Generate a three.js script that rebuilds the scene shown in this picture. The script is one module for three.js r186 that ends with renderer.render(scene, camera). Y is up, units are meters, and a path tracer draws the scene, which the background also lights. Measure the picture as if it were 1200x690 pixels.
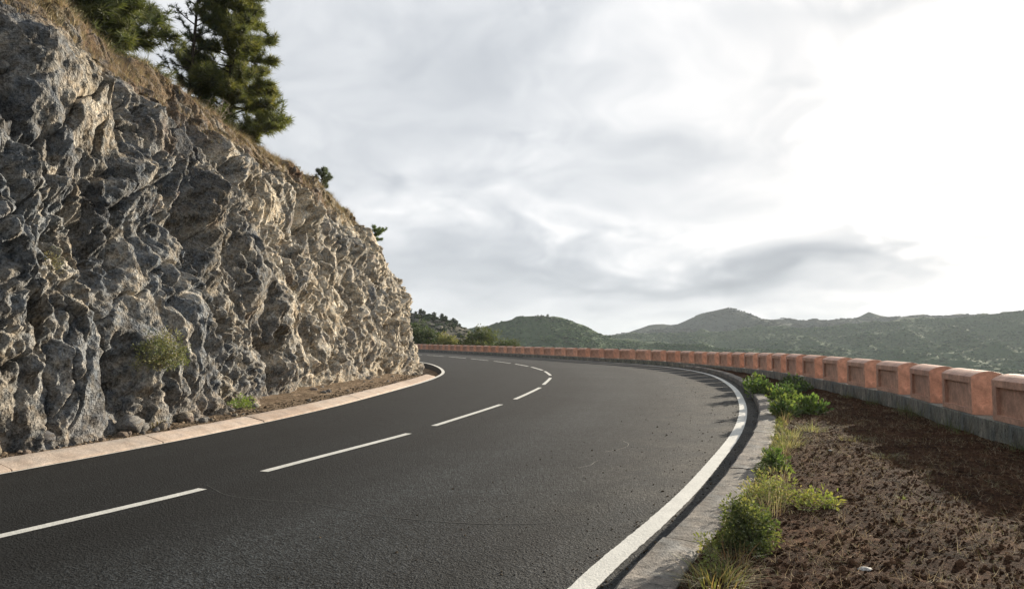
import * as THREE from 'three';
import { ImprovedNoise } from 'three/addons/math/ImprovedNoise.js';
import { mergeGeometries, mergeVertices } from 'three/addons/utils/BufferGeometryUtils.js';

// ------------------------------------------------------------------ camera, sky, sun, exposure
const scene = new THREE.Scene();
const camera = new THREE.PerspectiveCamera(46.66, 1024 / 588, 0.05, 9000);
camera.position.set(0, 1.6, 0);
camera.rotation.x = Math.atan(52 / 800);
scene.add(camera);

const EXPOSURE = 2.4;
const SUN_AZ = 45, SUN_EL = 13;                       // degrees: to the side of -z, above the horizon
const rad = Math.PI / 180;
const sunDir = new THREE.Vector3(Math.sin(SUN_AZ * rad) * Math.cos(SUN_EL * rad), Math.sin(SUN_EL * rad), -Math.cos(SUN_AZ * rad) * Math.cos(SUN_EL * rad));
const sun = new THREE.DirectionalLight(new THREE.Color(1.0, 0.885, 0.715), 5);
sun.position.copy(sunDir).multiplyScalar(120);
sun.castShadow = true; sun.shadow.radius = 1.6;
sun.shadow.mapSize.set(4096, 4096);
Object.assign(sun.shadow.camera, { left: -60, right: 60, top: 40, bottom: -40, near: 1, far: 320 });
scene.add(sun);

const perlin = new ImprovedNoise();
const P3 = (x, y, z) => perlin.noise(x, y, z);
function fbm(x, y, z, oct = 4, gain = 0.5) { let a = 1, s = 0, n = 0; for (let i = 0; i < oct; i++) { s += a * P3(x, y, z); n += a; a *= gain; x = x * 2.03 + 17.1; y = y * 2.03 + 5.3; z = z * 2.03 + 9.7; } return s / n; }
const clamp = (v, a = 0, b = 1) => v < a ? a : v > b ? b : v;
const smooth = (a, b, v) => { const t = clamp((v - a) / (b - a)); return t * t * (3 - 2 * t); };
const lerp = (a, b, t) => a + (b - a) * t;
function rng(seed) { let a = seed >>> 0; return () => { a = (a + 0x6D2B79F5) | 0; let t = Math.imul(a ^ (a >>> 15), 1 | a); t = (t + Math.imul(t ^ (t >>> 7), 61 | t)) ^ t; return ((t ^ (t >>> 14)) >>> 0) / 4294967296; }; }

{ // cloudy sky, thinner and brighter round the low sun
  const W = 2048, H = 1024, data = new Float32Array(W * H * 4);
  // cloud banks: azimuth, elevation, half-widths (degrees), strength
  const banks = [
    [-2.9, 21.5, 5, 4.5, -0.13], [15.5, 14, 8, 3.5, -0.12], [-1, 6, 11, 2.6, -0.24], [20, 5.0, 6, 1.5, -0.34], [28, 6.0, 5, 1.3, -0.42], [34, 5.0, 4, 1.2, -0.36], [24.5, 7.8, 4, .8, -0.22], [10, 4.6, 8, 1.3, -0.22], [36, 8, 3, .7, -.2], [-11, 5.5, 5, 2.2, -0.12],
    [27, 23.6, 8, 1.3, -0.24], [-19, 12, 5, 6, -0.03], [7, 15.5, 5, 5, -0.05], [19, 21, 6, 3, -0.06], [31, 17.3, 2.0, .35, -0.3], [34.4, 18.3, 1.8, .35, -0.32],
    [1, 16.5, 5, 2.6, 0.16], [-16, 19, 4, 6, 0.04], [8, 9.6, 8, 1.6, 0.14], [-7, 12, 6, 2, 0.12], [8, 21, 4, 3, 0.08], [37, 13, 11, 9, 0.4], [20, 8.6, 5, 1.2, 0.12],
  ];
  for (let j = 0; j < H; j++) for (let i = 0; i < W; i++) {
    const phi = ((i + 0.5) / W - 0.5) * 2 * Math.PI, th = ((j + 0.5) / H - 0.5) * Math.PI;
    const y = Math.sin(th), x = Math.cos(th) * Math.cos(phi), z = Math.cos(th) * Math.sin(phi);
    const k = (j * W + i) * 4;
    if (y < -0.03) { data[k] = 0.2; data[k + 1] = 0.21; data[k + 2] = 0.2; data[k + 3] = 1; continue; }
    const yy = Math.max(y, 0) + 0.22, cx = x / yy, cz = z / yy;
    const w1 = fbm(cx * 1.1 + 3, cz * 1.1, 1.7, 4), w2 = fbm(cx * 1.1, cz * 1.1 + 8, 6.1, 4);
    let n = fbm(cx * 1.25 + w1 * 1.1, cz * 1.25 + w2 * 1.1, 0.5, 6, 0.55);
    const fine = fbm(cx * 4.2 + w1 * 2.2, cz * 4.2 + w2 * 2.2, 2.2, 5, .6);
    const gam = Math.acos(clamp(x * sunDir.x + y * sunDir.y + z * sunDir.z, -1, 1)) / rad;
    const glow = 0.3 * Math.exp(-Math.pow(gam / 17, 2)) + 0.40 * Math.exp(-gam / 28);
    let b = 0.765 + 0.32 * n + 0.24 * fine + glow * (1 + 0.6 * n + 0.4 * fine);
    b -= 0.16 * smooth(0.35, 1, y); b *= 1 - 0.3 * smooth(55, 125, gam);   // unseen sky away from the sun dimmed to deepen the shadows
    const az = Math.atan2(x, -z) / rad + w1 * 11 + fine * 4, el = th / rad + w2 * 5 + fine * 1.8;
    for (const [a, e, ra, re, s] of banks) { const da = (az - a) / ra, de = (el - e) / re, q = da * da + de * de; if (q < 9) b += s * Math.exp(-q) * (0.95 + 1.1 * fine + 0.5 * n); }
    b = Math.max(b, 0.36);
    const t = clamp((b - 0.5) / 0.5), warm = smooth(45, 5, gam);
    const s = b / EXPOSURE;
    data[k] = s * (lerp(0.90, 0.995, t) + 0.03 * warm); data[k + 1] = s * (lerp(0.975, 1.0, t) + 0.005 * warm); data[k + 2] = s * (lerp(1.075, 1.015, t) - 0.03 * warm); data[k + 3] = 1;
  }
  const sky = new THREE.DataTexture(data, W, H, THREE.RGBAFormat, THREE.FloatType);
  sky.mapping = THREE.EquirectangularReflectionMapping; sky.magFilter = THREE.LinearFilter; sky.minFilter = THREE.LinearFilter; sky.needsUpdate = true;
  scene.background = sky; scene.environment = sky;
}
scene.fog = new THREE.FogExp2(new THREE.Color(0.82, 0.91, 1.0), 0.00011);

// ------------------------------------------------------------------ helpers
const used = {};
function numbered(name) { const n = used[name] = (used[name] ?? -1) + 1; return n ? `${name}_${String(n).padStart(3, '0')}` : name; }
function tag(o, label, category, group, kind) { o.userData = { label, category }; if (group) o.userData.group = group; if (kind) o.userData.kind = kind; return o; }
function mesh(name, geo, mat, parent) { const m = new THREE.Mesh(geo, mat); m.name = parent === scene ? numbered(name) : name; m.castShadow = m.receiveShadow = true; parent.add(m); return m; }
function group(name, x = 0, y = 0, z = 0, turn = 0) { const g = new THREE.Group(); g.name = numbered(name); g.position.set(x, y, z); g.rotation.y = turn; scene.add(g); return g; }
function copy(o, label) { const c = o.clone(); c.name = numbered(o.name.replace(/_\d{3}$/, '')); c.userData = { ...o.userData }; if (label) c.userData.label = label; scene.add(c); return c; }
function geoFrom(pos, idx, col, uv) {
  const g = new THREE.BufferGeometry();
  g.setAttribute('position', new THREE.Float32BufferAttribute(pos, 3));
  if (col) g.setAttribute('color', new THREE.Float32BufferAttribute(col, 3));
  if (uv) g.setAttribute('uv', new THREE.Float32BufferAttribute(uv, 2));
  g.setIndex(idx); g.computeVertexNormals(); return g;
}
// periodic value noise for tiling textures
function lattice(seed, n) { const r = rng(seed), a = new Float32Array(n * n); for (let i = 0; i < a.length; i++) a[i] = r(); return a; }
function tileNoise(seed, n) { const a = lattice(seed, n); return (u, v) => { const x = u * n, y = v * n, x0 = Math.floor(x), y0 = Math.floor(y); let fx = x - x0, fy = y - y0; fx = fx * fx * (3 - 2 * fx); fy = fy * fy * (3 - 2 * fy); const i0 = x0 % n, i1 = (x0 + 1) % n, j0 = y0 % n * n, j1 = (y0 + 1) % n * n; return (a[j0 + i0] * (1 - fx) + a[j0 + i1] * fx) * (1 - fy) + (a[j1 + i0] * (1 - fx) + a[j1 + i1] * fx) * fy; }; }
function tex(size, metres, fn, srgb = true) {          // fn(u, v) -> [r, g, b] in 0..1 (sRGB when srgb)
  const d = new Uint8Array(size * size * 4);
  for (let j = 0; j < size; j++) for (let i = 0; i < size; i++) { const c = fn(i / size, j / size), k = (j * size + i) * 4; d[k] = clamp(c[0]) * 255; d[k + 1] = clamp(c[1]) * 255; d[k + 2] = clamp(c[2]) * 255; d[k + 3] = 255; }
  const t = new THREE.DataTexture(d, size, size, THREE.RGBAFormat, THREE.UnsignedByteType);
  t.wrapS = t.wrapT = THREE.RepeatWrapping; t.magFilter = THREE.LinearFilter; t.minFilter = THREE.LinearMipmapLinearFilter; t.generateMipmaps = true;
  t.repeat.set(1 / metres, 1 / metres); if (srgb) t.colorSpace = THREE.SRGBColorSpace; t.needsUpdate = true; return t;
}
function curve(pts) { return new THREE.CatmullRomCurve3(pts.map(([x, z]) => new THREE.Vector3(x, 0, z)), false, 'centripetal'); }
function sampleCurve(c, step, u0 = 0, u1 = 1) {       // [{x, z, nx, nz, s}] every `step` metres; n points to the curve's right when walking away
  const L = c.getLength(), n = Math.max(2, Math.round(L * (u1 - u0) / step)), out = []; c.arcLengthDivisions = 2000; c.updateArcLengths();
  for (let i = 0; i <= n; i++) { const u = lerp(u0, u1, i / n), p = c.getPointAt(u), t = c.getTangentAt(u); out.push({ x: p.x, z: p.z, nx: -t.z, nz: t.x, s: u * L }); }
  return out;
}
function uAtZ(c, z) { let lo = 0, hi = 1; for (let i = 0; i < 40; i++) { const m = (lo + hi) / 2; if (c.getPointAt(m).z > z) lo = m; else hi = m; } return (lo + hi) / 2; }
// strip with a cross-section [[offset, height], ...] swept along samples
function sweep(sm, section, colour, caps = true, lift = null) {
  const pos = [], uv = [], idx = [], col = []; const m = section.length; let v = [0];
  for (let j = 1; j < m; j++) v.push(v[j - 1] + Math.hypot(section[j][0] - section[j - 1][0], section[j][1] - section[j - 1][1]));
  sm.forEach((p, i) => section.forEach(([o, h], j) => { const x = p.x + p.nx * o, z = p.z + p.nz * o; pos.push(x, h + (lift && h > -.4 ? lift(p.z) : 0), z); uv.push(p.s, v[j]); if (colour) col.push(...colour(x, h, z, j)); if (i && j) { const a = (i - 1) * m + j - 1, b = a + 1, c = a + m, d = c + 1; idx.push(a, b, d, a, d, c); } }));
  if (caps) for (const i of [0, sm.length - 1]) { const base = pos.length / 3; section.forEach((_, j) => { const k = (i * m + j); pos.push(pos[k * 3], pos[k * 3 + 1], pos[k * 3 + 2]); uv.push(section[j][0], section[j][1]); if (colour) col.push(...col.slice(k * 3, k * 3 + 3)); }); for (let j = 1; j < m - 1; j++) idx.push(base, base + j, base + j + 1); }
  let g = geoFrom(pos, idx, colour ? col : null, uv); return g;
}
function creaseless(g) { const n = g.toNonIndexed(); n.computeVertexNormals(); return n; }

// ------------------------------------------------------------------ plan of the place (metres; camera stands at x = 0, z = 0)
const leftEdge = curve([[-9.3, 5], [-8.1, -1], [-6.95, -5.4], [-6.08, -8.23], [-5.66, -9.56], [-5.12, -11.51], [-4.32, -15.6], [-3.85, -19.5], [-3.5, -23.6], [-3.25, -28.2], [-3.29, -31.7], [-3.62, -34.9], [-4.42, -39.7], [-5.53, -44.4], [-7.6, -50.5], [-11, -58.5], [-16, -68], [-23, -79], [-33, -92]]);
const rightLine = curve([[-3.4, 5], [-1.3, 0], [-.25, -2.6], [.54, -4.49], [1.34, -6.05], [1.91, -7.2], [2.77, -9.09], [3.79, -11.44], [4.77, -13.99], [5.75, -16.9], [7.21, -22], [8.4, -27.4], [9.0, -31.5], [9.15, -35.8], [8.8, -39.5], [7.9, -43.2], [5.9, -48.4], [2.75, -56], [-1.2, -65], [-5.8, -75], [-13.3, -90], [-22, -104]]);
const parapetLine = curve([[4.6, 3], [5.1, 0], [5.9, -5], [6.83, -9.58], [7.33, -11.6], [8.0, -14], [8.5, -17], [9.02, -20.8], [9.75, -26.5], [10.05, -31.5], [10.0, -36], [9.5, -40], [8.45, -44], [6.4, -48.9], [3.2, -56.5], [-.75, -65.5], [-5.35, -75.5], [-12.8, -90.5], [-21.5, -104.5]]);
const rockLine = curve([[-10.6, 1], [-9.3, -2.5], [-8.2, -5.5], [-6.9, -9], [-6.42, -10.6], [-6.22, -12.6], [-6.4, -16.8], [-6.4, -19.9], [-5.95, -23.5], [-5.4, -28], [-5.1, -32], [-5.25, -36], [-6.3, -39.5], [-8.6, -43], [-12, -46.5], [-17, -50], [-24, -54]]);
function tableOf(c, step) { return sampleCurve(c, step); }
const leftTab = tableOf(leftEdge, 0.25), rightTab = tableOf(rightLine, 0.25), rockTab = tableOf(rockLine, 0.3), parTab = tableOf(parapetLine, 0.25);
function side(tab, x, z) { let best = 1e9, o = 0, s = 0; for (const p of tab) { const dx = x - p.x, dz = z - p.z, d = dx * dx + dz * dz; if (d < best) { best = d; o = dx * p.nx + dz * p.nz; s = p.s; } } return [o, s, Math.sqrt(best)]; }   // signed distance, right positive

// ------------------------------------------------------------------ materials
const T = {};
{
  const n8 = tileNoise(1, 8), n32 = tileNoise(2, 32), n128 = tileNoise(3, 128), n512 = tileNoise(4, 512), n700 = tileNoise(5, 900), n64 = tileNoise(6, 64), n16 = tileNoise(7, 16), n256 = tileNoise(8, 256);
  T.asphalt = tex(2048, 3.2, (u, v) => { const a = n512(u, v), b = n700(u, v), c = n128(u, v), d = n32(u, v), e = n8(u, v); let g = 0.62 + 0.5 * (a - 0.5) + 0.3 * (b - 0.5) + 0.5 * (n256(u, v) - 0.5) + 0.3 * (c - 0.5) + 0.1 * (d - 0.5) + 0.08 * (e - 0.5); if (n256(u, v) > 0.8 && a > .4) g += 0.3; if (n256(u, v) < 0.14) g -= 0.3; return [g * 1.0, g * 0.995, g * 0.97]; });
  T.asphaltBump = tex(2048, 3.2, (u, v) => { const g = 0.5 + 0.45 * (n256(u, v) - 0.5) + 0.35 * (n512(u, v) - 0.5) + 0.2 * (n128(u, v) - 0.5); return [g, g, g]; }, false);
  T.stone = tex(1024, 2.2, (u, v) => { const g = 0.80 + 0.34 * (n16(u, v) - 0.5) + 0.34 * (n64(u, v) - 0.5) + 0.3 * (n128(u, v) - 0.5) + 0.26 * (n512(u, v) - 0.5), w = n32(u, v) - 0.5; return [g + 0.07 * w, g, g - 0.09 * w]; });
  T.stoneBump = tex(1024, 2.2, (u, v) => { const r = 1 - Math.abs(n32(u, v) * 2 - 1), q = 1 - Math.abs(n64(u, v) * 2 - 1), g = 0.3 * r + 0.25 * q + 0.28 * n128(u, v) + 0.17 * n512(u, v); return [g, g, g]; }, false);
  T.plaster = tex(1024, 1.5, (u, v) => { const g = 0.84 + 0.2 * (n8(u, v) - 0.5) + 0.14 * (n32(u, v) - 0.5) + 0.03 * (n128(u, .37) - 0.5) + 0.05 * (n32(u, .61) - 0.5) + 0.1 * (n128(u, v) - 0.5) + 0.08 * (n512(u, v) - 0.5); const st = n8(u, v) > 0.7 ? (n8(u, v) - 0.7) * 0.5 * n64(u, v) : 0; return [g - st * 0.8, g - st, g - st]; });
  T.kerb = tex(1024, 1.6, (u, v) => { let g = 0.86 + 0.12 * (n16(u, v) - 0.5) + 0.1 * (n64(u, v) - 0.5) + 0.12 * (n256(u, v) - 0.5) + 0.1 * (n512(u, v) - 0.5); if (n64(u, v) > .86) g -= .12; const w = n8(u, v) - .5; return [g + .04 * w, g, g - .04 * w]; });
  T.concrete = tex(1024, 1.6, (u, v) => { let g = 0.74 + 0.3 * (n8(u, v) - 0.5) + 0.24 * (n32(u, v) - 0.5) + 0.2 * (n128(u, v) - 0.5) + 0.2 * (n512(u, v) - 0.5); if (n128(u, v) < 0.1) g -= 0.2; const w = n16(u, v) - 0.5; return [g + 0.05 * w, g, g - 0.05 * w]; });
  T.grainBump = tex(1024, 1.2, (u, v) => { const g = 0.35 * n32(u, v) + 0.35 * n128(u, v) + 0.3 * n512(u, v); return [g, g, g]; }, false);
  T.soil = tex(1024, 1.7, (u, v) => { let g = 0.7 + 0.4 * (n512(u, v) - 0.5) + 0.4 * (n128(u, v) - 0.5) + 0.3 * (n32(u, v) - 0.5) + 0.18 * (n8(u, v) - 0.5); if (n512(u, v) > 0.88) g += 0.3; return [g, g * 0.97, g * 0.93]; });
  T.paint = tex(1024, 1.3, (u, v) => { let g = 0.93 + 0.08 * (n64(u, v) - 0.5) + 0.1 * (n512(u, v) - 0.5) + 0.06 * (n8(u, v) - 0.5); if (n512(u, v) < 0.10) g -= 0.35; if (n700(u, v) < 0.07) g -= 0.3; return [g, g, g * 0.985]; });
  T.bark = tex(512, 0.5, (u, v) => { const g = 0.7 + 0.5 * (n64(u, v * 0.25 % 1) - 0.5) + 0.3 * (n128(u, v) - 0.5); return [g, g, g]; });
}
const matte = (o, k = 0.08) => new THREE.MeshPhysicalMaterial({ roughness: 1, specularIntensity: k, ...o });   // dusty ground and foliage: hardly any gloss
const std = (o) => new THREE.MeshStandardMaterial({ roughness: 0.9, ...o });
const lin = (r, g, b) => new THREE.Color().setRGB(r, g, b);
const M = {
  asphalt: new THREE.MeshPhysicalMaterial({ map: T.asphalt, bumpMap: T.asphaltBump, bumpScale: 0.009, vertexColors: true, roughness: 0.82, specularIntensity: 0.42 }),
  asphaltEdge: std({ color: lin(.045, .043, .04), map: T.asphalt, bumpMap: T.asphaltBump, bumpScale: 0.008, roughness: .9 }),
  line: std({ color: lin(.64, .635, .615), map: T.paint, bumpMap: T.asphaltBump, bumpScale: 0.003, roughness: 0.75 }),
  rock: matte({ map: T.stone, bumpMap: T.stoneBump, bumpScale: 0.06, vertexColors: true, roughness: 0.95 }, .35),
  stones: [[.27, .255, .235], [.34, .29, .23], [.20, .19, .185], [.30, .23, .18]].map(c => std({ color: lin(...c), map: T.stone, bumpMap: T.stoneBump, bumpScale: 0.02, roughness: .95 })),
  soil: matte({ map: T.soil, bumpMap: T.grainBump, bumpScale: 0.04, vertexColors: true, roughness: 1 }),
  kerbPink: [[.53, .425, .345], [.49, .40, .33], [.56, .445, .36], [.45, .345, .27]].map(c => std({ color: lin(...c), map: T.kerb, bumpMap: T.grainBump, bumpScale: 0.006 })),
  kerbGrey: [[.30, .275, .25], [.27, .25, .225], [.32, .295, .265]].map(c => std({ color: lin(...c), map: T.concrete, bumpMap: T.grainBump, bumpScale: 0.01 })),
  plinth: [[.36, .36, .325], [.33, .34, .30], [.38, .37, .335]].map(c => std({ color: lin(...c), map: T.concrete, bumpMap: T.grainBump, bumpScale: 0.01 })),
  salmon: [[.70, .39, .27], [.67, .37, .26], [.72, .415, .295], [.685, .36, .24]].map(c => std({ color: lin(...c), map: T.plaster, bumpMap: T.grainBump, bumpScale: 0.004, roughness: .6 })),
  panel: [[.62, .405, .30], [.595, .39, .295], [.635, .42, .315]].map(c => std({ color: lin(...c), map: T.plaster, bumpMap: T.grainBump, bumpScale: 0.008 })),
  bark: std({ color: lin(.085, .06, .045), map: T.bark, bumpMap: T.grainBump, bumpScale: .01 }),
  twig: std({ color: lin(.33, .28, .22) }),
  stem: std({ color: lin(.13, .10, .06) }),
  leaf: new THREE.MeshPhysicalMaterial({ vertexColors: true, roughness: 0.95, transmission: 0.42, thickness: 0, side: THREE.DoubleSide }),
  needle: new THREE.MeshPhysicalMaterial({ vertexColors: true, roughness: 0.95, transmission: 0.42, thickness: 0, side: THREE.DoubleSide }),
  straw: new THREE.MeshPhysicalMaterial({ color: lin(1, 1, 1), vertexColors: true, roughness: 0.95, transmission: 0.3, thickness: 0, side: THREE.DoubleSide }),
  hill: matte({ vertexColors: true, roughness: 1 }),
  scrub: matte({ color: lin(1, 1, 1), roughness: 1 }),
  clod: matte({ color: lin(1, 1, 1), map: T.soil, roughness: 1 }),
};

// ------------------------------------------------------------------ ground, valley and hills
function hillGrid(name, label, x0, x1, z0, z1, nx, nz, height, colour, cat = 'hill') {
  const pos = [], idx = [], col = [];
  for (let j = 0; j <= nz; j++) for (let i = 0; i <= nx; i++) {
    const x = lerp(x0, x1, i / nx), z = lerp(z0, z1, j / nz), h = height(x, z);
    pos.push(x, h, z); col.push(...colour(x, h, z));
    if (i && j) { const a = (j - 1) * (nx + 1) + i - 1, b = a + 1, c = a + nx + 1, d = c + 1; idx.push(a, b, d, a, d, c); }
  }
  const m = mesh(name, geoFrom(pos, idx, col), M.hill, scene); tag(m, label, cat, null, 'structure'); return m;
}
// skyline: pairs (sideways metres at that distance, height) made from the view of each ridge
const ridge = (D, pts) => { const q = pts.map(([px, py]) => [(px - 600) / 800 * D, (397 - py) / 800 * D + 1.6]); return x => { if (x <= q[0][0]) return q[0][1]; for (let i = 1; i < q.length; i++) if (x <= q[i][0]) { const t = (x - q[i - 1][0]) / (q[i][0] - q[i - 1][0]), s = t * t * (3 - 2 * t) * 0.55 + t * 0.45; return lerp(q[i - 1][1], q[i][1], s); } return q[q.length - 1][1]; }; };
const greens = (x, h, z, k, base, dry) => { const n = fbm(x * k, z * k, h * k, 5), m = fbm(x * k * 6, z * k * 6, 3, 3), t = clamp(0.45 + n * 1.3 + m * 0.5); return [lerp(base[0], dry[0], t), lerp(base[1], dry[1], t), lerp(base[2], dry[2], t)]; };
{
  const g = new THREE.PlaneGeometry(16000, 16000, 8, 8).rotateX(-Math.PI / 2).translate(0, -95, 0); g.setAttribute('color', new THREE.Float32BufferAttribute(new Float32Array(g.attributes.position.count * 3).map((_, i) => [.05, .07, .035][i % 3]), 3));
  tag(mesh('ground', g, M.hill, scene), 'green valley floor far below the road', 'ground', null, 'structure');
}
const scrubSpots = { near: [], mid: [], far: [] };
const hills = [];
function addHill(spec) {
  const { name, label, D, front, back, pts, foot, rough, k, base, dry, nx, nz } = spec, r = ridge(D, pts), x0 = (pts[0][0] - 600) / 800 * D, x1 = (pts[pts.length - 1][0] - 600) / 800 * D;
  const height = (x, z) => {
    const wob = fbm(x / D * 6, 4.4, D, 3) * D * 0.05, zr = -D - wob, t = z > zr ? clamp((z - zr) / front) : clamp((zr - z) / back);
    const e = z > zr ? 1 - Math.pow(t, spec.pow ?? 0.85) : 1 - t * t;
    const gully = (1 - Math.abs(fbm(x * k * 2.2 + z * k * 0.6, z * k * 0.5, 7, 4)) * 2.2) - 0.6;
    const inner = smooth(0, 0.16, t) * (1 - smooth(0.8, 1, t) * 0.6);
    return foot + (r(x) - foot) * e + inner * rough * (gully * 1.0 + fbm(x * k * 5, z * k * 5, 1, 4) * 0.7) + rough * 0.03 * fbm(x * k * 9, z * k * 9, 5, 3);
  };
  const m = hillGrid(name, label, x0, x1, -D - back, -D + front, nx, nz, height, (x, h, z) => greens(x, h, z, k, base, dry));
  hills.push({ ...spec, height, x0, x1 }); return m;
}
addHill({ name: 'hill', label: 'far dark blue-grey mountain ridge with a pointed peak on the skyline', D: 2100, front: 1000, back: 500, foot: -70, rough: 36, k: 0.0016, base: [.024, .038, .026], dry: [.04, .06, .034], nx: 260, nz: 70, pow: 0.8,
  pts: [[-400, 388], [200, 392], [560, 396], [700, 395], [735, 390], [765, 385], [800, 382], [822, 373], [840, 364], [856, 360], [874, 365], [895, 374], [915, 377], [955, 377], [1000, 373], [1060, 371], [1130, 370], [1220, 364], [1400, 352], [1900, 330]] });
addHill({ name: 'hill', label: 'broad green scrub slope rising behind the orange parapet below the far ridge', D: 1500, front: 1150, back: 300, foot: -85, rough: 26, k: 0.0028, base: [.045, .078, .035], dry: [.068, .096, .045], nx: 360, nz: 170, pow: 0.72,
  pts: [[520, 399], [640, 397], [700, 394], [760, 391], [830, 389], [900, 387], [960, 384], [1010, 381], [1060, 377], [1110, 373], [1160, 369], [1210, 363], [1300, 352], [1500, 335], [1900, 310]] });
addHill({ name: 'hill', label: 'rounded green hill with trees on its top beside the pale sky', D: 900, front: 620, back: 260, foot: -80, rough: 15, k: 0.0045, base: [.037, .065, .031], dry: [.058, .082, .04], nx: 240, nz: 120, pow: 0.75,
  pts: [[-300, 360], [200, 366], [440, 384], [530, 389], [560, 385], [590, 377], [615, 373], [640, 372], [662, 374], [685, 382], [705, 391], [722, 397], [760, 402], [900, 412]] });
addHill({ name: 'hill', label: 'near grey rocky ridge dotted with dark trees above the bushes', D: 330, front: 170, back: 120, foot: -30, rough: 6, k: 0.016, base: [.05, .052, .042], dry: [.16, .145, .12], nx: 150, nz: 90, pow: 0.8,
  pts: [[-200, 330], [300, 345], [420, 358], [470, 366], [500, 371], [520, 375], [540, 384], [555, 394], [580, 404], [640, 420]] });

function scrubGeo(seed, detail = 0, flat = 0.75) { const r = rng(seed), g = mergeVertices(new THREE.IcosahedronGeometry(1, detail).deleteAttribute('uv').deleteAttribute('normal')), p = g.attributes.position; for (let i = 0; i < p.count; i++) { const k = 0.7 + 0.55 * r(); p.setXYZ(i, p.getX(i) * k, p.getY(i) * k * flat, p.getZ(i) * k); } const n = g.toNonIndexed(); n.computeVertexNormals(); return n; }
function scatterScrub(name, label, hill, count, smin, smax, cols, seed, dense, xr) {
  const r = rng(seed), spots = []; let guard = 0;
  while (spots.length < count && guard++ < count * 12) {
    const x = lerp(xr ? xr[0] : hill.x0, xr ? xr[1] : hill.x1, r()), z = -hill.D + hill.front * 0.97 * Math.pow(r(), 1.1) - hill.D * 0.02 * r();
    const n = fbm(x * hill.k * 4, z * hill.k * 4, 11, 4);
    if (n + (r() - 0.5) * 0.7 < dense) continue;
    spots.push([x, hill.height(x, z), z, lerp(smin, smax, r() * r()) * (1 + Math.max(0, n))]);
  }
  const im = new THREE.InstancedMesh(scrubGeo(seed, 1), M.scrub, spots.length), o = new THREE.Object3D(), c = new THREE.Color();
  spots.forEach(([x, y, z, s], i) => { o.position.set(x, y + s * 0.2, z); o.scale.set(s * (0.8 + r() * .6), s * (0.45 + r() * .45), s * (0.8 + r() * .6)); o.rotation.y = r() * 6.3; o.updateMatrix(); im.setMatrixAt(i, o.matrix); const q = cols[Math.floor(r() * cols.length)], b = 0.75 + r() * 0.5; im.setColorAt(i, c.setRGB(q[0] * b, q[1] * b, q[2] * b)); });
  im.name = numbered(name); tag(im, label, 'scrub', null, 'stuff'); im.castShadow = im.receiveShadow = true; scene.add(im);
}
const scrubCols = [[.044, .08, .034], [.056, .095, .038], [.072, .11, .042], [.034, .064, .03], [.06, .088, .044]];
scatterScrub('hillside_scrub', 'low green scrub covering the broad slope behind the parapet', hills[1], 70000, 0.9, 3.0, scrubCols, 5, -0.12, [-150, 1500]);
scatterScrub('hillside_scrub', 'dark scrub covering the rounded green hill', hills[2], 32000, 0.8, 2.4, scrubCols, 6, -0.1, [-180, 420]);
scatterScrub('hillside_forest', 'dark forest covering the far pointed mountain ridge', hills[0], 16000, 2, 4.6, [[.02, .034, .02], [.028, .042, .024]], 7, -0.2, [210, 1900]);
scatterScrub('hillside_scrub', 'grey-green bushes growing among rocks on the near ridge', hills[3], 2600, 0.6, 2.0, [[.03, .045, .022], [.05, .06, .03], [.16, .15, .125]], 8, -0.05, [-70, 10]);

// slope falling away outside the parapet
{
  const sm = sampleCurve(parapetLine, 1.5), offs = [[.3, -.15], [1.2, -.3], [2.5, -1.2], [6, -4], [14, -10], [30, -22], [60, -44], [110, -80], [170, -100]];
  const pos = [], idx = [], col = [], uv = [], m = offs.length;
  sm.forEach((p, i) => offs.forEach(([o, h], j) => { const x = p.x + p.nx * o, z = p.z + p.nz * o; pos.push(x, h + fbm(x * .2, z * .2, 1, 3) * Math.min(o * .1, 3), z); uv.push(x, z); col.push(...greens(x, h, z, .05, [.04, .05, .025], [.14, .12, .07])); if (i && j) { const a = (i - 1) * m + j - 1; idx.push(a, a + 1, a + m + 1, a, a + m + 1, a + m); } }));
  tag(mesh('hillside', geoFrom(pos, idx, col, uv), M.soil, scene), 'scrubby slope dropping away outside the orange parapet', 'hillside', null, 'structure');
}

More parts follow.
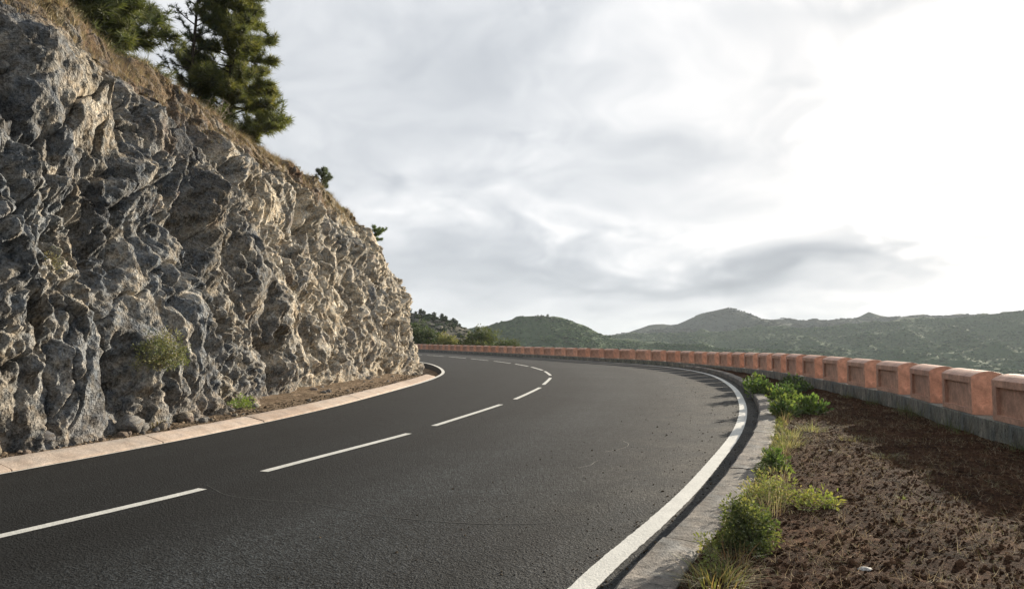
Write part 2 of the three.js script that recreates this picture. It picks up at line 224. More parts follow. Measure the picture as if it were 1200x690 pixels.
// ------------------------------------------------------------------ road
const road = group('road'); tag(road, 'dark asphalt mountain road bending round the rock cliff', 'road', null, 'structure');
{
  const N = 620, Mx = 64, pos = [], idx = [], col = [], uv = [];
  const Lp = [], Rp = [];
  for (let i = 0; i <= N; i++) { const t = i / N; Lp.push(leftEdge.getPointAt(t)); }
  rightLine.arcLengthDivisions = 2000; rightLine.updateArcLengths(); leftEdge.arcLengthDivisions = 2000; leftEdge.updateArcLengths();
  for (let i = 0; i <= N; i++) Rp.push(rightLine.getPointAt(i / N)), Lp[i] = leftEdge.getPointAt(i / N);
  for (let i = 0; i <= N; i++) {
    const a = Lp[i], b0 = Rp[i], d = b0.clone().sub(a), w = d.length(), b = b0.clone().addScaledVector(d, 0.62 / w);   // reaches under the kerb
    for (let j = 0; j <= Mx; j++) {
      const t = j / Mx, x = lerp(a.x, b.x, t), z = lerp(a.z, b.z, t);
      pos.push(x, 0, z); uv.push(x, z);
      // patches of older and newer surfacing, grit and dust at the outer edge
      const across = t * (w + 0.62), n = fbm(x * 0.35, z * 0.35, 2, 4), n2 = fbm(x * 1.6, z * 1.6, 5, 4), n3 = fbm(x * 0.12 + 4, z * 0.5, 9, 3), n4 = fbm(t * 11, i * 0.012, 4, 3);
      const outer = smooth(0.42, 0.56, t + n * 0.03);                    // the two lanes were laid at different times
      let g = lerp(0.0165, 0.043, outer) * (1 + 0.45 * n + 0.25 * n2 + 0.2 * n3 + 0.75 * n4);
      const dust = clamp(smooth(0.66, 0.98, t) * (0.55 + 1.5 * n2 + 0.9 * n) * smooth(-3, -9, z)) * outer;
      col.push(g * 0.87 + dust * 0.08, g * 0.98 + dust * 0.064, g * 1.09 + dust * 0.046);
      if (i && j) { const q = (i - 1) * (Mx + 1) + j - 1; idx.push(q, q + 1, q + Mx + 2, q, q + Mx + 2, q + Mx + 1); }
    }
  }
  mesh('asphalt', geoFrom(pos, idx, col, uv), M.asphalt, road);
  mesh('slab_side', sweep(sampleCurve(leftEdge, 0.5), [[-.02, -.6], [0.0, -.003], [.3, -.02], [.3, -.6]], null, false), M.asphaltEdge, road);
}
function ribbon(pts, wA, wB, y, rag, seed) {           // painted strip along pts [{x,z,nx,nz,s}], from offset wA to wB, slightly ragged
  const pos = [], idx = [], uv = []; const K = 3;
  pts.forEach((p, i) => { const a = (typeof wA === 'function' ? wA(p) : wA) + rag * fbm(p.s * 9, seed, 1, 3), b = (typeof wB === 'function' ? wB(p) : wB) + rag * fbm(p.s * 9, seed, 7, 3); for (let j = 0; j <= K; j++) { const o = lerp(a, b, j / K); pos.push(p.x + p.nx * o, y, p.z + p.nz * o); uv.push(p.x + p.nx * o, p.z + p.nz * o); if (i && j) { const q = (i - 1) * (K + 1) + j - 1; idx.push(q, q + 1, q + K + 2, q, q + K + 2, q + K + 1); } } });
  return geoFrom(pos, idx, null, uv);
}
{
  const a = mesh('edge_line', ribbon(sampleCurve(rightLine, 0.04, 0, uAtZ(rightLine, -60)), -0.165, 0.0, 0.004, 0.014, 1), M.line, road); a.userData.label = 'wide white line along the outer kerb';
  const b = mesh('edge_line', ribbon(sampleCurve(leftEdge, 0.05), p => 0.004, p => lerp(0.035, 0.15, smooth(-19, -27, p.z)), 0.004, 0.01, 2), M.line, road); b.userData.label = 'thin white line along the cliff side kerb';
  const cp = [[-4.85, -4.3], [-3.31, -7.41], [-3.0, -8.36], [-1.75, -11.68], [-1.44, -12.7], [-.27, -16.8], [.08, -18.25], [.92, -22.6], [1.1, -24.0], [1.58, -28.2], [1.68, -30], [1.62, -33.9], [1.56, -34.9], [1.1, -39.0], [.95, -39.9], [.2, -43.7], [-.1, -44.9], [-1.3, -49.2], [-1.75, -50.6], [-3.3, -55.1], [-3.8, -56.5], [-5.6, -61], [-6.2, -62.3], [-8.3, -67], [-9, -68.4], [-11.6, -73.5]];
  const cc = curve(cp), n = cp.length - 1;
  for (let i = 0; i < n; i += 2) {
    const pts = []; let s = 0, prev = null;
    for (let k = 0; k <= 60; k++) { const t = (i + k / 60) / n, p = cc.getPoint(t), q = cc.getTangent(t); if (prev) s += p.distanceTo(prev); prev = p; pts.push({ x: p.x, z: p.z, nx: -q.z, nz: q.x, s: s + i * 9 }); }
    mesh('centre_dash', ribbon(pts, -0.062, 0.062, 0.0042, 0.008, 30 + i), M.line, road);
  }
  // a surfacing seam across the outer lane, a dry scrape of chalky rubber, faint tyre scrubs
  const strip = (name, p, w, mat, seed, y) => { const c = curve(p); mesh(name, ribbon(sampleCurve(c, 0.03), q => -w * clamp(0.6 + 1.5 * fbm(q.s * 2.3, seed, 3, 3), 0.05, 1.2), q => w * clamp(0.6 + 1.5 * fbm(q.s * 2.3, seed, 9, 3), 0.05, 1.2), y, 0.006, seed), mat, road); };
  const dark = std({ color: lin(.018, .018, .018), roughness: .8 }), chalk = std({ color: lin(.3, .29, .27), map: T.paint });
  strip('surface_crack', [[-1.9, -6.75], [-1.2, -6.3], [-.62, -6.1], [-.1, -6.02], [.35, -6.06]], 0.012, dark, 51, 0.003);
  strip('surface_crack', [[-3.35, -7.6], [-2.9, -7.1], [-2.45, -6.9], [-1.95, -6.8]], 0.009, dark, 52, 0.003);
  strip('chalk_scrape', [[.82, -8.6], [.98, -8.75], [1.08, -9.0], [1.14, -9.1]], 0.005, chalk, 53, 0.0035);
  strip('chalk_scrape', [[1.32, -9.8], [1.5, -9.95], [1.72, -10.3], [1.78, -10.6], [1.74, -10.8]], 0.0035, chalk, 54, 0.0035);
}

// ------------------------------------------------------------------ kerbs, slab by slab
function kerb(name, label, c, u0, u1, slab, section, mats, seed, wob) {
  const g = group(name); tag(g, label, 'kerb', null, 'structure'); const r = rng(seed), L = c.getLength(); let u = u0;
  while (u < u1 - 0.3 / L) {
    const e = Math.min(u1, u + slab * (0.85 + 0.3 * r()) / L), up = (r() - .5) * wob, out = (r() - .5) * wob;
    const sm = sampleCurve(c, 0.12, u + 0.011 / L, e - 0.011 / L);
    const sec = section.map(([o, h]) => [o + (h > -0.05 ? out : 0), h > 0.005 ? h + up : h]);
    const geo = sweep(sm, sec); const p = geo.attributes.position;
    for (let i = 0; i < p.count; i++) { const x = p.getX(i), y = p.getY(i), z = p.getZ(i); if (y > 0.01) { p.setY(i, y + 0.012 * fbm(x * 3, z * 3, seed, 3)); p.setX(i, x + 0.02 * fbm(x * 2.5, y * 4, z * 2.5 + seed, 3)); p.setZ(i, z + 0.02 * fbm(x * 2.5 + 40, y * 4, z * 2.5, 3)); } }
    mesh('kerb_slab', creaseless(geo), mats[Math.floor(r() * mats.length)], g); u = e;
  }
}
kerb('cliff_side_kerb', 'pinkish sloping concrete kerb between the asphalt and the cliff foot', leftEdge, uAtZ(leftEdge, 2), uAtZ(leftEdge, -29), 2.6, [[-0.005, -.2], [-0.005, .02], [-.03, .034], [-.30, .105], [-.40, .115], [-.43, .10], [-.43, -.2]].reverse(), M.kerbPink, 11, 0.012);
kerb('outer_kerb', 'raised grey concrete kerb between the white line and the earth verge', rightLine, uAtZ(rightLine, 3), uAtZ(rightLine, -37), 3.1, [[.235, -.2], [.24, .15], [.265, .17], [.38, .175], [.52, .165], [.55, .145], [.55, -.2]], M.kerbGrey, 12, 0.02);

// ------------------------------------------------------------------ earth verge outside the kerb
const vergeHeight = (x, z) => { const [ok] = side(rightTab, x, z), k = smooth(0.5, 1.15, ok), n = fbm(x * .8, z * .8, 3, 3), n2 = fbm(x * 3.1, z * 3.1, 8, 4), n3 = fbm(x * 9, z * 9, 4, 3), rid = 1 - Math.abs(fbm(x * 2.2 + 7, z * 4.4, 2, 3)) * 2; return 0.125 + 0.02 * smooth(.45, .75, ok) + k * (0.045 * n + 0.022 * n2 + 0.012 * rid) + 0.014 * n3 * (0.3 + k); };
{
  const x0 = -3.6, x1 = 10.2, z0 = 4, z1 = -37, pos = [], idx = [], col = [], uv = [], map = new Map();
  const rows = []; let z = z0; while (z > z1) { rows.push(z); z -= clamp(0.03 + Math.max(0, -z - 4) * 0.006, 0.03, 0.16); }
  const step = zz => clamp(0.035 + Math.max(0, -zz - 6) * 0.004, 0.035, 0.12);
  // rows share one column step so that they join
  const cstep = 0.05, nx = Math.round((x1 - x0) / cstep); let prevRow = null;
  for (const zz of rows) {
    const cur = new Int32Array(nx + 1).fill(-1);
    const rN = rightTab.reduce((b, p) => Math.abs(p.z - zz) < Math.abs(b.z - zz) ? p : b), pN = parTab.reduce((b, p) => Math.abs(p.z - zz) < Math.abs(b.z - zz) ? p : b);
    for (let i = 0; i <= nx; i++) {
      const x = x0 + i * cstep; if (x < rN.x + 0.47 || x > pN.x + 0.2) continue;
      const h = vergeHeight(x, zz); cur[i] = pos.length / 3; pos.push(x, h, zz); uv.push(x, zz);
      const n = fbm(x * .9, zz * .9, 21, 4), n2 = fbm(x * 4, zz * 4, 33, 4), n3 = fbm(x * 13, zz * 13, 3, 3), t = clamp(0.45 + 0.9 * n + 0.7 * n2 + 0.5 * n3), st = smooth(.22, .5, n2 * .7 + n3 * .5 + n * .3);
      col.push(lerp(.06, .185, t) + st * .09, lerp(.032, .108, t) + st * .068, lerp(.023, .07, t) + st * .04);
      if (prevRow && i && cur[i - 1] >= 0 && prevRow[i] >= 0 && prevRow[i - 1] >= 0) idx.push(prevRow[i - 1], prevRow[i], cur[i], prevRow[i - 1], cur[i], cur[i - 1]);
    }
    prevRow = cur;
  }
  tag(mesh('earth_verge', geoFrom(pos, idx, col, uv), M.soil, scene), 'bare reddish brown earth verge between kerb and orange parapet', 'earth', null, 'structure');
}

// ------------------------------------------------------------------ parapet: plinth sections and salmon blocks
{
  const g = group('roadside_parapet'); tag(g, 'long orange painted block parapet on a grey concrete plinth round the bend', 'parapet');
  const L = parapetLine.getLength(), TH = 0.5; let u = 0; const r = rng(77);
  const plinthTop = z => lerp(0.44, 0.24, smooth(-20, -40, z));
  while (u < 0.999) {                                   // plinth sections, about 4 m each
    const e = Math.min(1, u + 4 / L), sm = sampleCurve(parapetLine, 0.25, u + 0.005 / L, e - 0.005 / L);
    mesh('plinth_section', creaseless(sweep(sm, [[-.03, -.5], [-.03, -.012], [-.018, 0], [TH + .02, 0], [TH + .03, -.01], [TH + .03, -.5]].map(([o, h]) => [o, h, 1]), null, true, z => plinthTop(z))), M.plinth[Math.floor(r() * 3)], g); u = e;
  }
  const BL = 1.28, HF = 0.58, CR = 0.075, rec = 0.055;
  const sec = new THREE.Shape(); sec.moveTo(rec, 0.0); sec.lineTo(rec, HF - .095); sec.lineTo(0.008, HF - .095); sec.lineTo(0.008, HF - .01); sec.lineTo(0.02, HF); for (let i = 1; i <= 12; i++) { const t = i / 12; sec.lineTo(0.02 + (TH - .03) * t, HF + CR * Math.sin(Math.PI * t) ** 0.8); } sec.lineTo(TH - .008, 0); sec.closePath();
  const body = new THREE.ExtrudeGeometry(sec, { depth: BL - 0.02, bevelEnabled: true, bevelThickness: 0.01, bevelSize: 0.008, bevelSegments: 2, curveSegments: 4 }); body.translate(0, 0, -(BL - .02) / 2);
  const bx = (x0, x1, y0, y1, z0, z1) => { const b = new THREE.BoxGeometry(x1 - x0, y1 - y0, z1 - z0).toNonIndexed(); b.translate((x0 + x1) / 2, (y0 + y1) / 2, (z0 + z1) / 2); return b; };
  const parts = [body, bx(0.003, rec + .02, 0.003, HF - .08, -BL / 2 + .003, -BL / 2 + .125), bx(0.003, rec + .02, 0.003, HF - .08, BL / 2 - .125, BL / 2 - .003), bx(0.0045, rec + .02, 0.0045, .085, -BL / 2 + .124, BL / 2 - .124)].map(q => { const n = q.index ? q.toNonIndexed() : q; for (const k of Object.keys(n.attributes)) if (!['position', 'normal', 'uv'].includes(k)) n.deleteAttribute(k); return n; });
  const blockGeo = mergeGeometries(parts); { const p = blockGeo.attributes.position, n = blockGeo.attributes.normal, uv = blockGeo.attributes.uv; for (let i = 0; i < p.count; i++) { const ax = Math.abs(n.getX(i)), ay = Math.abs(n.getY(i)), az = Math.abs(n.getZ(i)); if (az >= ax && az >= ay) uv.setXY(i, p.getX(i), p.getY(i)); else if (ax >= ay) uv.setXY(i, p.getZ(i) + 3, p.getY(i)); else uv.setXY(i, p.getZ(i), p.getX(i) + 5); } }
  const panelGeo = bx(rec - .006, rec + .02, .0855, HF - .0955, -BL / 2 + .126, BL / 2 - .126); { const p = panelGeo.attributes.position, uv = panelGeo.attributes.uv; for (let i = 0; i < p.count; i++) uv.setXY(i, p.getZ(i), p.getY(i)); }
  const period = 1.98, count = Math.floor(L / period), s0 = 0.55;
  for (let i = 0; i < count; i++) {
    const uu = (s0 + i * period) / L; if (uu > 0.995) break;
    const p = parapetLine.getPointAt(uu), t = parapetLine.getTangentAt(uu), nx = -t.z, nz = t.x;
    const b = mesh('parapet_block', blockGeo, M.salmon[Math.floor(r() * 4)], g); b.position.set(p.x, plinthTop(p.z) + .002, p.z); b.rotation.y = Math.atan2(-nz, nx) + (r() - .5) * 0.012; b.position.y += (r() - .5) * .006;
    mesh('recessed_panel', panelGeo, M.panel[Math.floor(r() * 3)], b);
  }
}

// ------------------------------------------------------------------ rock cliff
function hash3(i, j, k, s) { let h = Math.imul(i, 374761393) ^ Math.imul(j, 668265263) ^ Math.imul(k, 2147483647 - 0x1234) ^ Math.imul(s, 0x27d4eb2d); h = Math.imul(h ^ (h >>> 13), 1274126177); h ^= h >>> 16; return h >>> 0; }
const fr = { id: 0, d: 0, e: 0 };
function facets(x, y, z, seed, tilt, steep = 1.1) {          // fractured rock: the proudest of the tilted, flat-sided blocks round the point; joints are creases
  const i = Math.floor(x), j = Math.floor(y), k = Math.floor(z); let best = -1e9, id = 0;
  for (let a = -1; a <= 1; a++) for (let b = -1; b <= 1; b++) for (let c = -1; c <= 1; c++) {
    const h = hash3(i + a, j + b, k + c, seed), dx = x - (i + a + (h & 1023) / 1023), dy = y - (j + b + ((h >>> 10) & 1023) / 1023), dz = z - (k + c + ((h >>> 20) & 1023) / 1023), q = hash3(h & 65535, h >>> 16, 5, seed);
    const g1 = (q & 255) / 127.5 - 1, g2 = ((q >>> 8) & 255) / 127.5 - 1, g3 = ((q >>> 16) & 255) / 127.5 - 1, d = Math.max(Math.abs(dx + .45 * g1 * dy), Math.abs(dy - .45 * g3 * dz), Math.abs(dz + .45 * g2 * dx));
    const v = ((q >>> 24) / 255) * 0.5 + tilt * (g1 * dx + g2 * dy + g3 * dz) * .6 - steep * Math.max(0, d - .3) - .25 * d;
    if (v > best) { best = v; id = q; }
  }
  fr.id = id; return best;
}
const profile = [[-.5, -.25], [-.12, .0], [.0, .25], [.1, 1.2], [.25, 2.4], [.55, 3.7], [1.1, 5.0], [1.85, 6.4], [2.55, 7.5], [3.15, 8.25], [3.6, 8.55], [4.5, 8.8], [6, 9.05]];
function profileAt(o) { for (let i = 1; i < profile.length; i++) if (o <= profile[i][0]) { const a = profile[i - 1], b = profile[i]; return lerp(a[1], b[1], (o - a[0]) / (b[0] - a[0])); } return 9.05 + (o - 6) * 0.16; }
const rimScale = z => { const q = [[0, 1.0], [-14, 1.0], [-20, 1.01], [-25, 1.03], [-29, .975], [-33, .93], [-40, .86], [-60, .86]]; for (let i = 1; i < q.length; i++) if (z >= q[i][0]) return lerp(q[i - 1][1], q[i][1], (z - q[i - 1][0]) / (q[i][0] - q[i - 1][0])); return .86; };
let rockSurface;
{
  // columns along the foot: fine near the camera, coarser far away
  const L = rockLine.getLength(), cols = []; rockLine.arcLengthDivisions = 3000; rockLine.updateArcLengths();
  let s = 1.5; while (s < L) { const p = rockLine.getPointAt(s / L), d = Math.hypot(p.x, p.z); cols.push(s); s += p.z > -4.5 ? 0.12 : p.z < -41 ? 0.3 : clamp(d * 0.0017, 0.02, 0.055); }
  const prof = []; let len = [0]; for (let i = 1; i < profile.length; i++) len.push(len[i - 1] + Math.hypot(profile[i][0] - profile[i - 1][0], profile[i][1] - profile[i - 1][1]));
  const total = len[len.length - 1], rows = 420;
  const cp = new THREE.CatmullRomCurve3(profile.map(([o, h]) => new THREE.Vector3(o, h, 0)), false, 'centripetal'); cp.arcLengthDivisions = 600; cp.updateArcLengths();
  const pp = []; for (let j = 0; j <= rows; j++) { const p = cp.getPointAt(j / rows), t = cp.getTangentAt(j / rows); pp.push({ o: p.x, h: p.y, no: -t.y, nh: t.x, v: j / rows * total }); }
  const W = cols.length, Hh = rows + 1, pos = new Float32Array(W * Hh * 3), col = new Float32Array(W * Hh * 3), uv = new Float32Array(W * Hh * 2);
  const tan = [.46, .395, .30], grey = [.19, .196, .20], dark = [.075, .076, .08], rust = [.21, .135, .09], pale = [.57, .515, .43], soil = [.15, .09, .058], olive = [.19, .165, .105];
  cols.forEach((s, i) => {
    const p = rockLine.getPointAt(s / L), t = rockLine.getTangentAt(s / L), nx = -t.z, nz = t.x, rs = rimScale(p.z);
    for (let j = 0; j < Hh; j++) {
      const q = pp[j], h = q.h * (q.h > 0 ? rs : 1), X = p.x - nx * q.o, Z = p.z - nz * q.o, Y = h;
      const up = smooth(5.6, 7.6, q.h), top = smooth(8.2, 8.8, q.h), foot = smooth(0.9, 0.0, q.h);
      // warp so that joints are not straight
      const wx = fbm(X * .7, Y * .5, Z * .7, 3), wy = fbm(X * .7 + 9, Y * .5, Z * .7, 3), wz = fbm(X * .7, Y * .5 + 9, Z * .7, 3);
      const ax = X + wx * .35, ay = Y + wy * .4, az = Z + wz * .35;
      const big = fbm(ax * .3, ay * .12, az * .3 + 3, 3);                                                    // buttresses
      const rub = smooth(-.22, .25, fbm(X * .45 + 11, Y * .4, Z * .45, 3)), rub2 = smooth(-.2, .25, fbm(X * .8 + 31, Y * .6, Z * .8, 3));   // rubbly here, clean faces there
      const f1 = facets(ax * .46, ay * .27 + az * .1, az * .46, 1, 1.0, 2.0), id1 = fr.id;
      const f2 = facets(ax * 1.2 + wy * .4, ay * .7 + az * .3, az * 1.2, 2, 1.1, 2.0), id2 = fr.id;
      const f3 = facets(ax * 3.1, ay * 2.2 + az * .6, az * 3.1, 3, 1.2, 1.8), id3 = fr.id;
      const f4 = facets(ax * 7.5, ay * 5.5, az * 7.5, 4, 1.2, 1.6);
      const f5 = facets(ax * 15, ay * 11, az * 15, 6, 1.2, 1.5);
      const cr1 = fbm(X * .8 + 4 + wx, Y * .1, Z * .8, 3), cr2 = fbm(X * .6 + 44, Y * .5 + Z * .35, Z * .5 + wz, 3), crack = Math.exp(-Math.pow(cr1 / .028, 2)) + .7 * Math.exp(-Math.pow(cr2 / .022, 2));   // open fractures
      const led = (Y * .62 + wy * .9 + Z * .08) % 1, ledge = (led < 0 ? led + 1 : led), step = (ledge < .85 ? ledge / .85 : (1 - ledge) / .15) - .5;          // broken ledges
      const hole = smooth(.2, .42, fbm(X * 1.5 + 20, Y * 1.0, Z * 1.5 + wz, 3));
      const crag = 1 - up * .5;
      let d = 0.6 * big + crag * (0.8 * f1 + 0.42 * f2 * (.45 + .6 * rub2) + 0.23 * f3 * (.3 + .95 * rub) + 0.105 * f4 * (.35 + .9 * rub) + 0.03 * f5 - .26 * crack * (1 - foot) - .28 * hole + .14 * step * rub2 + .1 + .2 * smooth(-23, -19, Z)) + 0.025 * fbm(X * 6, Y * 5, Z * 6, 3) + up * 0.12 * fbm(X * 1.5, Y * 1.5, Z * 1.5, 4);
      d = d * (1 - top * .75) * (1 - foot * .35);
      const k = (i * Hh + j) * 3;
      pos[k] = X - nx * q.no * d; pos[k + 1] = Y + q.nh * d; pos[k + 2] = Z - nz * q.no * d;
      uv[(i * Hh + j) * 2] = pos[k] * .75 - pos[k + 2] * .75; uv[(i * Hh + j) * 2 + 1] = pos[k + 1] * .95 - pos[k] * .25;
      // stone kinds, with some sun and shade painted in: tan tuff, grey and dark basalt blocks, rust veins; soil lies on the upper bank
      const r1 = (id1 & 255) / 255, r2 = (id2 & 255) / 255, r3 = (id3 & 255) / 255, n = fbm(X * .35, Y * .3, Z * .35, 4), m = fbm(X * 2.2, Y * 1.5, Z * 2.2, 4), fz = smooth(-13, -24, Z);
      let wt = clamp(0.18 + 0.55 * fz + 0.9 * n + 0.5 * m + (r2 - .5) * .45 + (r1 - .5) * .4), wd = clamp((r1 - .55) * 1.3 + (r3 - .6) * .6 + 0.55 * smooth(-23, -13, Z) * smooth(2.0, 5.0, Y) + 0.9 * fbm(X * .5 + 30, Y * .4, Z * .5, 4) - .1 * fz), wr = smooth(.2, .5, fbm(X * 1.2 + 50, Y * .8, Z * 1.2, 4)) * .8, wp = smooth(.12, .42, m + (r3 - .5) * .35) * .75;  // upper near part: dark basalt, with its shade also put into the colour
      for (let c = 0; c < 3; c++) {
        let v = lerp(grey[c], tan[c], wt); v = lerp(v, dark[c], wd * .85); v = lerp(v, rust[c], wr * .6); v = lerp(v, pale[c], wp * (.5 + .4 * fz)); v *= (0.82 + 0.46 * r3) * (1 + 0.32 * fz);  // far half brightened: sunlight painted into the rock colour
        const earthy = clamp(up * (1.1 + 1.6 * m) - .25) + clamp(foot * (.5 + m) * .6); v = lerp(v, lerp(soil[c], olive[c], clamp(.4 + n)), clamp(earthy));
        col[k + c] = v;
      }
    }
  });
  const idx = []; for (let i = 1; i < W; i++) for (let j = 1; j < Hh; j++) { const a = (i - 1) * Hh + j - 1, b = a + 1, c = a + Hh, d = c + 1; idx.push(a, c, d, a, d, b); }
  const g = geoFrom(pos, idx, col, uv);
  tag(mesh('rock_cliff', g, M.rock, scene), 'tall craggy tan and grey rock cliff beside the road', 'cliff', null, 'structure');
  const zs = cols.map(s => rockLine.getPointAt(s / L).z);
  rockSurface = (z, h) => { let i = zs.findIndex(v => v < z); if (i < 0) i = W - 1; let j = pp.findIndex(q => q.h >= h); if (j < 0) j = rows; const k = (i * Hh + j) * 3, t = rockLine.getTangentAt(cols[i] / L); return { x: pos[k], y: pos[k + 1], z: pos[k + 2], nx: -t.z, nz: t.x }; };
}
// hilltop behind the rim
const topHeight = (x, z) => { const [o] = side(rockTab, x, z); const inn = -o; return profileAt(inn) * rimScale(z) + 0.25 * fbm(x * .5, z * .5, 3, 3) - 0.22 + clamp((inn - 12) * .12, 0, 6); };
{
  const pos = [], idx = [], col = [], uv = [], st = 0.5, x0 = -60, x1 = -7, z0 = 8, z1 = -50, nx = Math.round((x1 - x0) / st), nz = Math.round((z0 - z1) / st); let prev = null;
  for (let j = 0; j <= nz; j++) { const cur = new Int32Array(nx + 1).fill(-1), z = z0 - j * st; for (let i = 0; i <= nx; i++) { const x = x0 + i * st, inn = -side(rockTab, x, z)[0]; if (inn < 4.3) continue; cur[i] = pos.length / 3; pos.push(x, topHeight(x, z), z); uv.push(x, z); col.push(...greens(x, 0, z, .15, [.09, .065, .045], [.2, .165, .1])); if (prev && i && cur[i - 1] >= 0 && prev[i] >= 0 && prev[i - 1] >= 0) idx.push(prev[i - 1], prev[i], cur[i], prev[i - 1], cur[i], cur[i - 1]); } prev = cur; }
  tag(mesh('hilltop', geoFrom(pos, idx, col, uv), M.soil, scene), 'dry earth hilltop behind the rim of the cliff', 'hilltop', null, 'structure');
}
// strip of earth at the cliff foot, sinking to a ditch inside the bend
const footHeight = (x, z) => lerp(0.085, -0.32, smooth(-28.5, -32.5, z)) + 0.03 * fbm(x * 1.5, z * 1.5, 3, 3) + 0.03 * fbm(x * 6, z * 6, 4, 3);
{
  const pos = [], idx = [], col = [], uv = [], st = 0.09, x0 = -11.5, x1 = -3, z0 = 2, z1 = -52, nx = Math.round((x1 - x0) / st), nz = Math.round((z0 - z1) / st); let prev = null;
  for (let j = 0; j <= nz; j++) {
    const cur = new Int32Array(nx + 1).fill(-1), z = z0 - j * st, lN = leftTab.reduce((b, p) => Math.abs(p.z - z) < Math.abs(b.z - z) ? p : b), under = z < -29.2 ? 0.25 : -0.3;
    for (let i = 0; i <= nx; i++) { const x = x0 + i * st; if (x > lN.x + under || x < lN.x - 6.5) continue; cur[i] = pos.length / 3; let h = footHeight(x, z) + smooth(.9, 1.9, lN.x - x) * .06; if (z < -29 && x > lN.x - .1) h = Math.min(h, -.05); pos.push(x, h, z); uv.push(x, z); const n = fbm(x * 2, z * 2, 6, 4), m = fbm(x * 9, z * 9, 2, 3), t = clamp(.5 + n + m * .6); col.push(lerp(.32, .54, t), lerp(.245, .44, t), lerp(.18, .34, t)); if (prev && i && cur[i - 1] >= 0 && prev[i] >= 0 && prev[i - 1] >= 0) idx.push(prev[i - 1], prev[i], cur[i], prev[i - 1], cur[i], cur[i - 1]); }
    prev = cur;
  }
  tag(mesh('gravel_verge', geoFrom(pos, idx, col, uv), M.soil, scene), 'sandy strip of earth between the pink kerb and the cliff foot', 'verge', null, 'structure');
}

// ------------------------------------------------------------------ stones fallen from the cliff
function stoneGeo(seed) { const g = mergeVertices(new THREE.IcosahedronGeometry(1, 3).deleteAttribute('uv').deleteAttribute('normal')), p = g.attributes.position, uv = []; for (let i = 0; i < p.count; i++) { const x = p.getX(i), y = p.getY(i), z = p.getZ(i), k = 0.85 + 0.45 * facets(x * 1.3 + seed * 7, y * 1.3, z * 1.3, seed, .8) + 0.08 * fbm(x * 4, y * 4, z * 4 + seed, 3); p.setXYZ(i, x * k, y * k * .75, z * k); uv.push(x + z * .3, y + z * .4); } g.setAttribute('uv', new THREE.Float32BufferAttribute(uv, 2)); g.computeVertexNormals(); return g; }
const stoneGeos = [1, 2, 3, 4, 5, 6].map(stoneGeo);
{
  const r = rng(404);
  for (let i = 0; i < 110; i++) {
    const z = -8.6 - 22 * Math.pow(r(), 1.35), p = rockTab.reduce((b, q) => Math.abs(q.z - z) < Math.abs(b.z - z) ? q : b), e = leftTab.reduce((b, q) => Math.abs(q.z - z) < Math.abs(b.z - z) ? q : b);
    const t = Math.pow(r(), 0.7), x = lerp(e.x - .5, p.x + .25, t), s = lerp(.018, .085, r() ** 3) * (0.6 + t);
    const m = mesh('loose_stone', stoneGeos[i % 6], M.stones[Math.floor(r() * 4)], scene); m.position.set(x, footHeight(x, z) + s * .35, z); m.scale.set(s * (.8 + r() * .5), s, s * (.8 + r() * .5)); m.rotation.set(r() * .5, r() * 6.3, r() * .5);
    tag(m, 'small loose stone lying on the earth at the cliff foot', 'stone', 'stones fallen along the cliff foot');
  }
  const big = [[-6.15, -11.1, .24, 'rounded grey boulder at the cliff foot beside the yellow tuft'], [-6.0, -12.6, .16, 'small pale boulder at the cliff foot beside the rounded grey one'], [-6.55, -9.6, .2, 'pale angular boulder at the cliff foot where the kerb is cracked'], [-5.95, -15.6, .2, 'squat tan boulder at the cliff foot past the bright green tuft']];
  big.forEach(([x, z, s, l], i) => { const m = mesh('boulder', stoneGeos[i], M.stones[i % 4], scene); m.position.set(x, footHeight(x, z) + s * .45, z); m.scale.setScalar(s); m.rotation.y = i * 1.3; tag(m, l, 'boulder'); });
}

// ------------------------------------------------------------------ vegetation builders
function tube(a, b, r0, r1, seg = 6, bend = 0, r = Math.random) {
  const A = new THREE.Vector3(...a), B = new THREE.Vector3(...b), mid = A.clone().lerp(B, .5); mid.x += (r() - .5) * bend; mid.z += (r() - .5) * bend; mid.y += (r() - .5) * bend;
  const c = new THREE.QuadraticBezierCurve3(A, mid, B), n = 5, g = new THREE.TubeGeometry(c, n, 1, seg), p = g.attributes.position;
  for (let i = 0; i <= n; i++) { const q = c.getPoint(i / n), R = lerp(r0, r1, i / n); for (let j = 0; j <= seg; j++) { const k = i * (seg + 1) + j; p.setXYZ(k, q.x + (p.getX(k) - q.x) * R, q.y + (p.getY(k) - q.y) * R, q.z + (p.getZ(k) - q.z) * R); } }
  g.computeVertexNormals(); return { g, c };
}
class Soup { constructor() { this.p = []; this.c = []; } tri(a, b, c, col) { this.p.push(...a, ...b, ...c); for (let i = 0; i < 3; i++) this.c.push(...col); } geo() { const g = new THREE.BufferGeometry(); g.setAttribute('position', new THREE.Float32BufferAttribute(this.p, 3)); g.setAttribute('color', new THREE.Float32BufferAttribute(this.c, 3)); g.computeVertexNormals(); return g; } }
const dirOf = (r) => { const z = r() * 2 - 1, a = r() * 6.2832, q = Math.sqrt(1 - z * z); return new THREE.Vector3(q * Math.cos(a), z, q * Math.sin(a)); };
const V = (x, y, z) => new THREE.Vector3(x, y, z);
